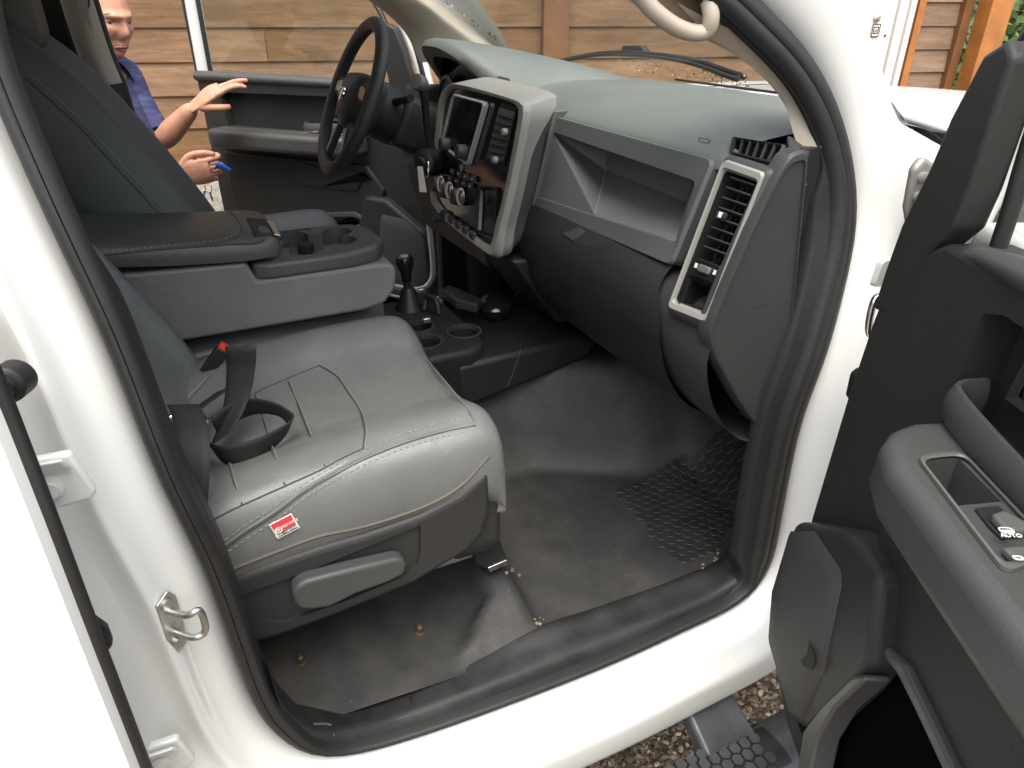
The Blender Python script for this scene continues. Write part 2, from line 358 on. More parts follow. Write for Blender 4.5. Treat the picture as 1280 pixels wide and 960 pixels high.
def floor_mat():
    m_ = mat('dusty_vinyl_floor', (.04, .042, .042), .55, bump=.6, bscale=260, b2=(.16, 9, .012), spec=.3); N = m_.node_tree.nodes; L = m_.node_tree.links; b = N['Principled BSDF']
    tc = N['Texture Coordinate']; n = N.new('ShaderNodeTexNoise'); n.inputs['Scale'].default_value = 4.5; n.inputs['Detail'].default_value = 9; n.inputs['Roughness'].default_value = .62; L.new(tc.outputs['Object'], n.inputs['Vector'])
    rp = N.new('ShaderNodeValToRGB'); e = rp.color_ramp.elements; e[0].position = .40; e[0].color = (.026, .027, .0275, 1); e[1].position = .68; e[1].color = (.068, .062, .050, 1); k = e.new(.52); k.color = (.040, .040, .039, 1); L.new(n.outputs['Fac'], rp.inputs[0])
    n2 = N.new('ShaderNodeTexNoise'); n2.inputs['Scale'].default_value = 130; n2.inputs['Detail'].default_value = 2; L.new(tc.outputs['Object'], n2.inputs['Vector'])
    r2 = N.new('ShaderNodeValToRGB'); r2.color_ramp.elements[0].position = .70; r2.color_ramp.elements[0].color = (0, 0, 0, 1); r2.color_ramp.elements[1].position = .8; r2.color_ramp.elements[1].color = (.10, .085, .06, 1); L.new(n2.outputs['Fac'], r2.inputs[0])
    ad = N.new('ShaderNodeMix'); ad.data_type = 'RGBA'; ad.blend_type = 'ADD'; ad.inputs[0].default_value = .8; L.new(rp.outputs[0], ad.inputs[6]); L.new(r2.outputs[0], ad.inputs[7]); L.new(ad.outputs[2], b.inputs['Base Color'])
    return m_
M['floor'] = floor_mat()
M['heel'] = mat('heel_tread', (.021, .0215, .022), .5, bump=.4, bscale=300, var=.4, vscale=10)
def shirt_mat():
    m_ = mat('heather_shirt', (.06, .07, .2), .85, bump=.4, bscale=350); N = m_.node_tree.nodes; L = m_.node_tree.links; b = N['Principled BSDF']; tc = N['Texture Coordinate']
    mp = N.new('ShaderNodeMapping'); mp.inputs['Scale'].default_value = (6, 6, 45); L.new(tc.outputs['Object'], mp.inputs[0])
    n = N.new('ShaderNodeTexNoise'); n.inputs['Scale'].default_value = 1.6; n.inputs['Detail'].default_value = 6; L.new(mp.outputs[0], n.inputs['Vector'])
    rp = N.new('ShaderNodeValToRGB'); e = rp.color_ramp.elements; e[0].position = .3; e[0].color = (.02, .04, .12, 1); e[1].position = .72; e[1].color = (.09, .12, .25, 1); k = e.new(.5); k.color = (.05, .05, .13, 1)
    L.new(n.outputs['Fac'], rp.inputs[0]); L.new(rp.outputs[0], b.inputs['Base Color']); return m_
M['shirt'] = shirt_mat()
def ground_mat():
    m_ = mat('gravel_ground', (.18, .14, .1), .95, bump=1, bscale=90, bdist=.02); N = m_.node_tree.nodes; L = m_.node_tree.links; b = N['Principled BSDF']; tc = N['Texture Coordinate']
    vo = N.new('ShaderNodeTexVoronoi'); vo.inputs['Scale'].default_value = 85; L.new(tc.outputs['Object'], vo.inputs['Vector'])
    rp = N.new('ShaderNodeValToRGB'); e = rp.color_ramp.elements; e[0].color = (.07, .05, .035, 1); e[1].color = (.42, .34, .25, 1); k = e.new(.55); k.color = (.17, .125, .085, 1)
    sx = N.new('ShaderNodeSeparateColor'); L.new(vo.outputs['Color'], sx.inputs[0]); L.new(sx.outputs[0], rp.inputs[0]); L.new(rp.outputs[0], b.inputs['Base Color']); return m_
M['ground'] = ground_mat()
#@@STRUCT
# ------------------------------------------------------------------ setting
bm = bmesh.new(); bmesh.ops.create_grid(bm, x_segments=40, y_segments=40, size=300)
tag(from_bm('ground', bm, M['ground'], None, 0), kind='structure')
def pebbles():
    """loose stones where the drive shows beside the step"""
    bm = bmesh.new(); ico = bmesh.new(); bmesh.ops.create_icosphere(ico, subdivisions=1, radius=1); vs_ = [v.co.copy() for v in ico.verts]; fs = [[v.index for v in f.verts] for f in ico.faces]; ico.free()
    for i in range(5200):
        x, y = random.uniform(.25, 1.25), random.uniform(.2, 1.15); s = random.choice((.003, .004, .005, .006, .008)) * random.uniform(.7, 1.2)
        A = Matrix.Rotation(random.uniform(0, 6.3), 3, 'Z') @ Matrix.Rotation(random.uniform(0, 3), 3, 'X') @ Matrix.Diagonal((s * 1.3, s, s * .7))
        nv = [bm.verts.new(V((x, y, s * .35)) + A @ (c * random.uniform(.8, 1.2))) for c in vs_]
        for f in fs: bm.faces.new([nv[k] for k in f])
    return from_bm('gravel', bm, M['pebb'], None, 0)
pm = mat('loose_stone', (.2, .15, .1), .9); N = pm.node_tree.nodes; gi = N.new('ShaderNodeNewGeometry'); rp = N.new('ShaderNodeValToRGB')
e = rp.color_ramp.elements; e[0].color = (.05, .035, .025, 1); e[1].color = (.5, .42, .33, 1); k_ = e.new(.45); k_.color = (.17, .12, .075, 1); k_ = e.new(.8); k_.color = (.3, .22, .14, 1)
pm.node_tree.links.new(gi.outputs['Random Per Island'], rp.inputs[0]); pm.node_tree.links.new(rp.outputs[0], N['Principled BSDF'].inputs['Base Color']); M['pebb'] = pm
tag(pebbles(), 'loose brown gravel on the ground beside the black step bar', kind='stuff')

bld = thing('wooden_building', 'brown wooden building with horizontal weathered boards behind the truck', 'building', (-3.3, 1.6, 0))
wR = (RT * .985 + fh * .174).normalized(); wN = V((0, 0, 1)).cross(wR).normalized()
if wN.dot(fh) > 0: wN = -wN                     # faces the camera
Q1 = P(240, 100, h=4.5); Q2 = P(1100, 40, h=6.6)
def PW(px, py, Q, off=0):
    D = ray(px, py); q = Q + wN * off; t = (q - CAM).dot(wN) / D.dot(wN); return CAM + D * t
def ws(p, Q): return (p - Q).dot(wR)
def wp(Q, s, z, off=0): p = Q + wR * s + wN * off; p.z = z; return p
def boards(name, Q, s0, s1, zs, mat_, joints, over=.0):
    bm = bmesh.new(); lay = bm.faces.layers.float.new('tone')
    for i in range(len(zs) - 1):
        za, zb = zs[i], zs[i + 1]; cuts = [s0] + sorted(joints(i)) + [s1]
        for a, b in zip(cuts, cuts[1:]):
            tone = random.random(); g = .002
            ring = [(.026, za), (.030, za + .004), (.012, zb + .012), (-.01, zb + .012), (-.01, za)]
            A = [bm.verts.new(wp(Q, a + g, z, o)) for o, z in ring]; B = [bm.verts.new(wp(Q, b - g, z, o)) for o, z in ring]
            fs = [bm.faces.new(A[::-1]), bm.faces.new(B)] + [bm.faces.new((A[k], A[(k + 1) % 5], B[(k + 1) % 5], B[k])) for k in range(5)]
            for f in fs: f[lay] = tone
    return from_bm(name, bm, mat_, bld, 0)
zb = [P(240, y_, h=4.5).z for y_ in (201, 160, 120, 78, 35)]
st = zb[-1] - zb[-2]; zs1 = zb + [zb[-1] + st * i for i in range(1, 10)]
sj = ws(PW(333, 55, Q1), Q1)
boards('board_wall', Q1, -6, 3.75, zs1, M['wood'], lambda i: [sj] if i == 3 else ([sj - 1.7 + (i * 1.37) % 2.6] if i != 4 else [sj + 2.45]))
fz = zb[0]
prism('foundation', [wp(Q1, -6, -.2, .05), wp(Q1, 3.75, -.2, .05), wp(Q1, 3.75, fz - .004, .05), wp(Q1, -6, fz - .004, .05)], wN * -.3, M['stone'], bld)
# upright board on the wall, seen through the windscreen
a, b = ws(PW(675, 30, Q1), Q1), ws(PW(707, 30, Q1), Q1)
prism('wall_post', [wp(Q1, a, fz, .033), wp(Q1, b, fz, .033), wp(Q1, b, 3.2, .033), wp(Q1, a, 3.2, .033)], wN * .07, M['dark_wood'], bld, .004)
a, b = a - .62, a - .48
prism('wall_batten', [wp(Q1, a, fz + st * 2, .031), wp(Q1, b, fz + st * 2, .031), wp(Q1, b, 3.2, .031), wp(Q1, a, 3.2, .031)], wN * .02, M['wood'], bld, .004)
# the set-back end with the white door
sL = ws(PW(1010, 40, Q2), Q2)
zs2 = [.25]; 
zl = sorted(PW(1175, y_, Q2).z for y_ in (3, 33, 62, 90)); d2 = (zl[-1] - zl[0]) / 3
zs2 = [zl[0] + d2 * i for i in range(-7, 12)]
s = lambda px, py=3: ws(PW(px, py, Q2), Q2)
boards('gray_board_wall', Q2, s(1150), s(1203), zs2, M['wood2'], lambda i: [])
def upright(name, s0, s1, off, th, mt, z0=0, z1=3.1, par=bld, bev=.006):
    return prism(name, [wp(Q2, s0, z0, off), wp(Q2, s1, z0, off), wp(Q2, s1, z1, off), wp(Q2, s0, z1, off)], wN * th, mt, par, bev)
upright('corner_trim', s(1137), s(1143), .02, .035, M['dark_wood']); upright('corner_trim', s(1143.3), s(1152), .02, .05, M['orange_wood'])
upright('end_trim', s(1200), s(1211), .02, .06, M['dark_wood']); upright('porch_post', s(1212), s(1238), .10, .16, M['orange_wood'])
upright('side_wall', sL - 1.6, s(1046), -.1, .1, M['white_wood'])
door = upright('white_door', sL - .9, s(1119), .004, .04, M['white_wood'], .1, 2.4)
upright('door_casing', s(1119.5), s(1130), .004, .07, M['white_wood'], .1); upright('door_casing', s(1130.4), s(1136.6), .004, .10, M['white_wood'], .1)
c = PW(1096, 23, Q2, .05); lathe('deadbolt', [(.0, 0), (.03, .0), (.03, .012), (.014, .02), (.014, .035), (0, .035)], c, wN, M['steel'], door, 20)
c = PW(1094, 38, Q2, .047); pl = from_bm('lock_plate', prism_bm(rrect(c, wR, V((0, 0, 1)), .075, .10, .008), wN * .008), M['white_wood'], door)
rings('plate_border', [rrect(c + wN * .0095, wR, V((0, 0, 1)), .075, .10, .008), rrect(c + wN * .0095, wR, V((0, 0, 1)), .060, .085, .006)], M['gloss'], door)
rings('plate_square', [rrect(c + wN * .0095, wR, V((0, 0, 1)), .050, .056, .004), rrect(c + wN * .0095, wR, V((0, 0, 1)), .036, .042, .004)], M['gloss'], door)
lathe('key_hole', [(0, 0), (.012, 0), (.012, .012), (0, .012)], c + wN * .004, wN, M['steel'], door, 14)
c = PW(1106, 44.5, Q2, .046); lathe('door_knob_screw', [(0, 0), (.009, 0), (.009, .01), (0, .01)], c, wN, M['gloss'], door, 10)
# return wall joining the two fronts, and a roof with its eave
A_, B_ = wp(Q1, 3.75, 0, 0), wp(Q2, sL - 1.5, 0, 0)
prism('return_wall', [A_, B_, B_ + V((0, 0, 3.1)), A_ + V((0, 0, 3.1))], wR * -.12, M['wood2'], bld)
e0, e1 = wp(Q1, -6.2, 3.15, .75), wp(Q1, 4.3, 3.15, .75)
prism('roof', [e0, e1, wp(Q1, 4.3, 4.6, -3.2), wp(Q1, -6.2, 4.6, -3.2)], V((0, 0, .12)), M['dark_wood'], bld)
def shrub(name, c, r, n, label):
    bm = bmesh.new()
    for i in range(n):
        d = V((random.gauss(0, 1), random.gauss(0, 1), random.gauss(0, 1))).normalized() * (r * random.uniform(.35, 1) ** .6); d.z *= 1.25
        if d.z + c.z < .1: continue
        p = c + d; s_ = random.uniform(.03, .06); u = V((random.gauss(0, 1), random.gauss(0, 1), random.gauss(0, 1))).normalized(); v_ = u.orthogonal().normalized()
        bm.faces.new([bm.verts.new(p + u * s_), bm.verts.new(p + v_ * s_ * .5), bm.verts.new(p - u * s_), bm.verts.new(p - v_ * s_ * .5)])
    t = thing(name, label, 'bush', (c.x, c.y, 0)); from_bm('foliage', bm, M['leaf'], t, 0)
    bm = bmesh.new()
    for i in range(7):
        q = V((random.uniform(-.5, .5), random.uniform(-.5, .5), .5)) * r; tube_bm([(c.x, c.y, 0), c + q * .4, c + q * 1.2], [.03, .02, .006], 6, 6, bm=bm)
    from_bm('stem', bm, M['dark_wood'], t)
g = P(1255, 25, h=8.6); shrub('leafy_bush', V((g.x, g.y, 1.45)), 1.0, 5200, 'green leafy bush behind the orange post at the top right')

g = P(1300, 130, h=7.2); shrub('leafy_bush', V((g.x, g.y, 1.0)), 1.0, 5200, 'green leafy bush seen through the glass of the open passenger door')
# ------------------------------------------------------------------ the truck: shell
T = thing('pickup_truck', 'white pickup truck with gray leather interior, its front doors standing open', 'truck', (0, 0, 0))
def xs(z): return .80 - max(0, z - 1.15) * .20
def onopen(px, py, dx=0):
    x = .80
    for _ in range(6): x = xs(P(px, py, x=x + dx).z)
    return P(px, py, x=x + dx)
SO = [(-45, 10), (0, 137), (72, 300), (129, 417), (200, 600), (257, 713), (321, 887), (367, 931), (399, 943), (472, 930), (602, 887), (760, 826), (860, 780), (922, 750), (960, 708), (977, 625), (1000, 517), (1030, 440), (1063, 307), (1068, 244), (1060, 185), (1047, 138), (1011, 69), (945, 0), (890, -50)]
so3 = [onopen(*q) for q in SO]
# close the opening over the top, outside the frame
topf, topr = so3[-1], so3[0]
LOOP = so3 + [V((.655, .40, 1.80)), V((.645, .1, 1.83)), V((.66, -.09, 1.75))]
NL = 150
lp = cr(LOOP, NL, True)
for _ in range(4): lp = [lp[i] * .5 + (lp[i - 1] + lp[(i + 1) % NL]) * .25 for i in range(NL)]
ctr = V((.78, .42, 1.15))
def outdir(i):
    t = (lp[(i + 1) % NL] - lp[i - 1]).normalized(); o = V((0, -t.z, t.y)).normalized()   # in the yz plane
    if o.dot(V((0, lp[i].y - ctr.y, lp[i].z - ctr.z))) < 0: o = -o
    return o
od = [outdir(i) for i in range(NL)]
for _ in range(3): od = [(od[i - 1] + od[i] + od[(i + 1) % NL]).normalized() for i in range(NL)]
def ring(a, b): return [lp[i] + V((a, 0, 0)) + od[i] * b for i in range(NL)]
def ringf(f):
    out = []
    for i in range(NL): a, b = f(lp[i], od[i]); out.append(lp[i] + V((a, 0, 0)) + od[i] * b)
    return out
def pro(k):
    """jamb profile: sill (down), rear pillar (back), front pillar (front) and roof rail differ"""
    sill = [(-.03, .0), (0, .004), (.03, .009), (.058, .012), (.070, .020), (.078, .034), (.098, .046), (.102, .06), (.098, .125), (.088, .135), (.03, .135)][k]
    rear = [(-.03, .0), (0, .012), (.008, .028), (.012, .044), (.030, .054), (.036, .063), (.018, .076), (.010, .092), (.028, .108), (.07, .120), (.085, .16)][k]
    fron = [(-.03, .0), (0, .014), (.020, .034), (.030, .046), (.046, .058), (.066, .070), (.080, .080), (.092, .092), (.11, .105), (.125, .14), (.12, .20)][k]
    top = [(-.03, .0), (0, .012), (.02, .03), (.026, .045), (.032, .055), (.032, .06), (.036, .07), (.036, .08), (.03, .10), (.0, .13), (-.06, .16)][k]
    apil_ = [(-.03, 0), (0, .012), (.012, .03), (.018, .045), (.022, .06), (.022, .068), (.018, .076), (.012, .086), (.0, .098), (-.03, .108), (-.06, .112)][k]
    def f(p, o):
        wS = max(0, -o.z) ** 1.5; wT = max(0, o.z) ** 1.5 * (1 if p.z > 1.6 else .2); wR_ = max(0, -o.y) ** 1.5; wF = max(0, o.y) ** 1.5
        if p.y > .6 and p.z > 1.3: wF += wT; wT = 0
        tt = wS + wT + wR_ + wF + 1e-6
        v_ = [(sill[c] * wS + top[c] * wT + rear[c] * wR_ + fron[c] * wF) / tt for c in (0, 1)]
        ua = sst(1.34, 1.46, p.z) * sst(.35, .6, p.y)
        return tuple(lin(v_[c], apil_[c], ua) for c in (0, 1))
    return f
loops = [ringf(pro(k)) for k in range(11)]
body = rings('cab_side', [l for l in loops], M['white'], T, smooth=60)
md = body.modifiers.new('sub', 'SUBSURF'); md.levels = 1; md.render_levels = 2
# door seal: broad soft rubber lying on the pinch flange, thin along the sill; black lining inside it
PR = [(-.003, -.012), (-.002, .004), (.004, .011), (.013, .013), (.020, .0125), (.0215, .0105), (.023, .012), (.034, .011), (.041, .006), (.045, -.010)]
def seal_loop(q, x):
    out = []
    for i in range(NL):
        o = od[i]; k = lin(lin(.54, 1, sst(-.6, .2, o.y)), .24, sst(.35, .9, -o.z)); out.append(lp[i] - o * (q * k) + V((x, 0, 0)))
    return out
rings('door_seal', [seal_loop(q, x) for q, x in PR], M['rubber'], T, smooth=60)
def lining(q, x): 
    out = []
    for i in range(NL):
        o = od[i]; k = lin(lin(.50, 1, sst(-.6, .2, o.y)), .22, sst(.35, .9, -o.z)); fr = sst(.2, .7, o.y); kz = lin(1, .1, sst(1.36, 1.44, lp[i].z)); out.append(lp[i] - o * ((.044 + q * lin(.25, 1, fr) * kz) * k) + V((x * lin(1, .8, fr) * lin(1, .25, sst(1.34, 1.42, lp[i].z)), 0, 0)))
    return out
rings('pillar_lining', [lining(q, x) for q, x in ((0, -.008), (.004, -.012), (.020, -.016), (.026, -.022), (.028, -.05))], M['black'], T, smooth=50)
# mirror the side for the driver's opening
bm = bmesh.new(); grid_bm([[V((-p.x, p.y, p.z)) for p in l] for l in loops], closed_u=True, bm=bm); fs_ = from_bm('cab_side', bm, M['white'], T, 60)
bm = bmesh.new(); L2 = []
for i in range(NL):
    o = od[i]; c = lp[i] - o * .012; c = V((-c.x, c.y, c.z)); L2.append([c + o * (.013 * math.cos(a)) + V((.016 * math.sin(a), 0, 0)) for a in [2 * math.pi * j / 10 for j in range(10)]])
rings('door_seal', L2 + [L2[0]], M['rubber'], T, smooth=60)
# the painted flange of the driver's opening seen from inside
bm = bmesh.new(); grid_bm([[V((-p.x, p.y, p.z)) for p in [lp[i] - od[i] * a + V((b, 0, 0)) for i in range(NL)]] for a, b in ((.0, .0), (.0, -.03), (.022, -.035))], closed_u=True, bm=bm); from_bm('door_flange', bm, M['white'], T, 60)
sel = {i for i in range(NL) if od[i].y > .25 and lp[i].z < 1.42}
bm = bmesh.new(); rI = [i for i in range(NL) if i in sel]; grid_bm([[V((-(lp[i].x + b), lp[i].y, lp[i].z)) + V((0, -od[i].y, -od[i].z)) * a for i in rI] for a, b in ((.024, -.034), (.03, -.06), (.0, -.12), (-.08, -.14))], bm=bm); from_bm('kick_panel', bm, M['black'], T, 60)

# ---- sill plate, black
so_in = [(338, 842), (352, 880), (372, 905), (405, 922), (470, 914), (512, 903), (600, 874), (700, 838), (800, 797), (900, 752), (940, 715), (955, 660)]
si_in = [(300, 800), (330, 858), (352, 876), (395, 886), (450, 880), (505, 861), (600, 818), (672, 786), (760, 757), (850, 724), (905, 697), (925, 655)]
ro = [onopen(*q, dx=-.012) + V((0, 0, .006)) for q in so_in]
ri = [P(*q, x=lin(.70, .715, i / 11)) + V((0, 0, .004)) for i, q in enumerate(si_in)]
rm = [a.lerp(b, .5) + V((0, 0, .007)) for a, b in zip(ro, ri)]; rq = [a.lerp(b, .12) + V((0, 0, .010)) for a, b in zip(ro, ri)]; rz = [p + V((-.03, 0, -.04)) for p in ri]
ro_ = [p + V((.008, 0, -.02)) for p in ro]
sill = sheet('sill_plate', [ro_, ro, rq, rm, ri, rz], M['sillm'] if 'sillm' in M else M['floor'], T, 70, 20)
sb = bvh_of(sill)
seam('plate_joint', sb, [(510, 862), (516, 880), (523, 902)], .0022, M['dark'], sill, 0)
seam('plate_joint', sb, [(358, 902), (392, 905), (412, 906), (418, 920)], .002, M['groove'], sill, 0)
# ---- striker, hinge brackets, plug, wiring boot on the rear pillar
def onjamb(px, py):
    global _jb
    try: _jb
    except NameError: _jb = bvh_of(body)
    return hit(_jb, px, py, 0)
p0 = onjamb(212, 775) or P(212, 775, x=.84)
nz = V((.75, .66, 0)).normalized(); ty = V((-.66, .75, 0)).normalized()
st_ = prism('striker', [p0 + ty * a + V((0, 0, b)) for a, b in ((-.012, .034), (.006, .042), (.014, .028), (.013, -.02), (.010, -.046), (-.004, -.05), (-.012, -.02))], nz * .004, M['steel'], T, .001)
tube('striker_loop', [p0 + V((0, 0, .016)) + nz * .003, p0 + V((0, 0, .018)) + nz * .03 + ty * .002, p0 + V((0, 0, .02)) + nz * .040 + ty * .012, p0 + V((0, 0, -.012)) + nz * .040 + ty * .012, p0 + V((0, 0, -.018)) + nz * .03 + ty * .002, p0 + V((0, 0, -.018)) + nz * .003], .0042, M['steel'], st_, n=40)
for dz in (.027, -.034): lathe('bolt', [(0, 0), (.008, 0), (.008, .004), (0, .004)], p0 + V((0, 0, dz)) + nz * .004, nz, M['steel'], st_, 10)
for (a, b) in ((68, 596), (205, 940)):
    q = P(a, b, x=.845); k_ = .9
    hb = prism('hinge_bracket', [q + V((0, y_, z_)) for y_, z_ in ((-.055, .03), (.022, .028), (.032, -.02), (.026, -.028), (-.005, -.03), (-.05, -.045))], (.012, 0, 0), M['white'], T, .004)
    prism('bracket_lip', [q + V((.012, -.055, .014)), q + V((.02, -.055, .032)), q + V((.02, .016, .030)), q + V((.012, .020, .014))], (.006, 0, 0), M['white'], hb, .003)
    lathe('bolt', [(0, 0), (.013, 0), (.013, .003), (.009, .004), (.009, .008), (0, .008)], q + V((.012, -.005, -.004)), (1, 0, 0), M['white'], hb, 16)
q = P(8, 481, x=.845); lathe('wiring_boot', [(.017, -.02), (.017, .002), (.014, .005), (.011, .006), (.010, .010), (0, .010)], q, (1, -.3, .1), M['rubber'], T, 20)
tube('wiring_harness', [q + V((.006, -.003, 0)), q + V((.028, -.008, -.018)), q + V((.045, -.02, -.05)), q + V((.045, -.05, -.08))], .0065, M['rubber'], T, n=24)
q = P(121, 787, x=.88); prism('door_bumper', [q + V((0, y_, z_)) for y_, z_ in ((-.03, .03), (.004, .024), (.012, .006), (.012, -.016), (.002, -.026), (-.03, -.03))], (.014, 0, 0), M['rubber'], T, .004)
# ---- rear door (shut): outer skin and black edge
def rdx(z): return .975 - max(0, z - 1.2) * .10 - .25 * max(0, z - 1.45)
ed = [(-60, 370), (0, 520), (60, 672), (115, 815), (170, 955), (215, 1070)]
e3 = []
for a, b in ed:
    x = .97
    for _ in range(5): x = rdx(P(a, b, x=x).z)
    e3.append(P(a, b, x=x))
e3 = [V((.93, -.15, 1.5))] + e3
rd_rows = [[p + V((d_, -y_, 0)) for p in e3] for y_, d_ in ((0.012, -.035), (.0, -.008), (.006, 0), (.2, .008), (.9, .0))]
rdr = sheet('rear_door', rd_rows, M['white'], T, 24, 5, linear_v=True, smooth=50)
tube('door_edge_seal', [p + V((-.012, .004, 0)) for p in e3], .0055, M['rubber'], rdr, n=40)
# ---- roof, headliner, rear cab, glass, bonnet and wings
def yz_sheet(name, prof, xr, m_, nu=16, sag=.0):
    """prof of (y,z) swept from -xr(y) to xr(y)"""
    rows = []
    for y_, z_, h_ in prof: rows.append([V((h_ * u, y_, z_ - sag * u * u)) for u in (-1, -.85, -.5, 0, .5, .85, 1)])
    return sheet(name, rows, m_, T, nu, 3 * len(prof), smooth=50)
yz_sheet('roof', [(.58, 1.86, .62), (.4, 1.925, .62), (0, 1.95, .64), (-.6, 1.95, .64), (-1.15, 1.93, .62)], None, M['white'], 20, .05)
yz_sheet('headliner', [(.56, 1.83, .62), (.4, 1.875, .62), (0, 1.89, .62), (-.6, 1.89, .62), (-1.12, 1.87, .62)], None, M['headliner'], 20, .05)
yz_sheet('rear_wall', [(-1.14, 1.45, .72), (-1.15, 1.0, .76), (-1.15, .6, .78)], None, M['leather_dark'], 12)
rw = yz_sheet('rear_window', [(-1.12, 1.87, .6), (-1.14, 1.45, .68)], None, M['tint'], 12)
for sg in (1, -1):
    q = [V((sg * x, y, z)) for x, y, z in ((.80, -.2, .6), (.80, -1.14, .6), (.79, -1.14, 1.42), (.79, -.2, 1.42))]
    prism('rear_door_trim', q, (sg * .04, 0, 0), M['char'], T, .01)
    q = [V((sg * x, y, z)) for x, y, z in ((.79, -.22, 1.43), (.79, -1.0, 1.43), (.66, -1.0, 1.84), (.66, -.22, 1.84))]
    prism('rear_side_glass', q, (sg * .006, 0, 0), M['tint'], T)
    q = [V((sg * x, y, z)) for x, y, z in ((.80, -1.0, 1.4), (.79, -1.15, 1.4), (.62, -1.15, 1.9), (.64, -1.0, 1.9))]
    prism('rear_pillar', q, (sg * .05, 0, 0), M['white'], T, .01)
# windscreen
wsb = [V((x, 1.52 - .42 * (abs(x) / .78) ** 2.2, 1.425)) for x in (-.78, -.6, -.3, 0, .3, .6, .78)]
wst = [V((x * .80, .66 - .10 * (abs(x) / .78) ** 2, 1.855 - .03 * (abs(x) / .78) ** 2)) for x in (-.78, -.6, -.3, 0, .3, .6, .78)]
wmid = [a.lerp(b, .5) + V((0, .02, .02)) for a, b in zip(wsb, wst)]
WS = sheet('windscreen', [wsb, wmid, wst], M['glass'], T, 40, 16, smooth=80)
# cowl, bonnet, wings
cow = sheet('cowl_panel', [[V((x, 1.50 - .42 * (abs(x) / .78) ** 2.2 + dy, z)) for x in (-.72, -.6, -.3, 0, .3, .6, .72)] for dy, z in ((-.06, 1.40), (.02, 1.405), (.10, 1.40), (.17, 1.39))], M['black'], T, 40, 12)
def hz(x, y): return 1.415 - .03 * (abs(x) / .7) ** 2 - .06 * sst(2.2, 2.9, y) - .12 * sst(2.72, 2.92, y)
bon = sheet('bonnet', [[V((x, y - .30 * (abs(x) / .7) ** 2.2 * (1 - sst(1.7, 2.8, y)), hz(x, y))) for x in (-.70, -.6, -.45, -.2, 0, .2, .45, .6, .70)] for y in (1.70, 1.8, 2.0, 2.3, 2.6, 2.75, 2.87, 2.9)], M['white'], T, 36, 30, solid=.02)
for sg in (1, -1):
    rows = []
    for y in (1.06, 1.3, 1.7, 2.2, 2.7, 2.95):
        t_ = sst(2.5, 3.0, y) * .08
        rows.append([V((sg * x, y, z - t_)) for x, z in ((.705, 1.385), (.76, 1.39), (.83, 1.385), (.90, 1.36), (.955, 1.28), (.985, 1.1), (.99, .8), (.985, .55))])
    sheet('front_wing', rows, M['white'], T, 22, 20)
    # front wheel under the wing
    wl = lathe('front_wheel', [(0, -.12), (.22, -.12), (.36, -.13), (.395, -.10), (.40, 0), (.395, .10), (.36, .13), (.235, .12), (.22, .05), (.06, .04), (.05, .08), (0, .08)], (sg * .82, 2.05, .40), (sg, 0, 0), M['rubber'], T, 32)
# ---- front pillar trim, cream, with a grab handle (passenger side) 
near_in = [(1019, 202), (1014, 183), (1003, 150), (968, 98), (919, 43), (872, -8), (800, -80)]
near_out = [(994, 190), (984, 163), (975, 132), (950, 97), (908, 66), (868, 47), (838, 34), (800, 14), (776, 0), (735, -30), (660, -85)]
a3 = [P(*q, x=lin(.725, .645, i / 6)) for i, q in enumerate(near_in)]
b3 = [P(*q, x=lin(.715, .60, i / 10)) + V((0, .01, 0)) for i, q in enumerate(near_out)]
def apil(sg, par):
    fl = lambda p: V((sg * p.x, p.y, p.z))
    A = cr([fl(p) for p in a3], 24); B = cr([fl(p) for p in b3], 24)
    mid = [a.lerp(b, .5) + V((-sg * .008, -.012, .0)) for a, b in zip(A, B)]; q1 = [a.lerp(b, .2) + V((-sg * .004, -.008, 0)) for a, b in zip(A, B)]; q2 = [a.lerp(b, .85) + V((-sg * .004, -.006, .0)) for a, b in zip(A, B)]
    B2 = [b + V((sg * .03, .03, .01)) for b in B]; A2 = [a + V((sg * .002, .035, .0)) for a in A]
    return sheet('pillar_trim', [A2, A, [a.lerp(b, .33) + V((-sg * .003, -.004, 0)) for a, b in zip(A, B)], [a.lerp(b, .66) + V((-sg * .003, -.004, 0)) for a, b in zip(A, B)], B, B2], M['cream'], par, 34, 25, linear_v=True, smooth=75)
apil(1, T)
gh = tube('grab_handle', [P(770, -34, x=.67), P(800, -6, x=.672), P(818, 14, x=.675), P(842, 32, x=.678), P(866, 41, x=.682), P(884, 38, x=.688), P(889, 22, x=.694), P(886, 2, x=.69), P(880, -20, x=.68)], .0125, M['cream'], T, n=50, flat=(1, .9))
prism('handle_pocket', [P(*q, x=.664) for q in ((812, -14), (824, 6), (842, 22), (862, 30), (876, 28), (880, 12), (874, -16))], (-.003, 0, 0), M['pocket'], T, .001)
# driver side pillar trim from its own pixels
fa_in = [(588, 62), (545, 40), (505, 18), (470, -8), (420, -50)]
fa_out = [(628, 70), (598, 50), (560, 22), (532, 0), (470, -50)]
A = cr([P(*q, x=-.70 + .012 * i) for i, q in enumerate(fa_in)], 24); B = cr([P(*q, x=-.70 + .02 * i) for i, q in enumerate(fa_out)], 24)
A = [P(510, 62, x=-.74).lerp(P(440, -30, x=-.68), i / 23) for i in range(24)]
A = cr([P(528, 78, x=-.74), P(512, 44, x=-.735), P(488, 18, x=-.72), P(455, -6, x=-.70), P(400, -45, x=-.68)], 24)
sheet('pillar_trim', [[p + V((-.03, 0, 0)) for p in A], A, [a.lerp(b, .3) + V((.03, -.01, 0)) for a, b in zip(A, B)], [a.lerp(b, .75) + V((.03, 0, .0)) for a, b in zip(A, B)], B, [p + V((-.03, .03, .01)) for p in B]], M['cream'], T, 30, 22)
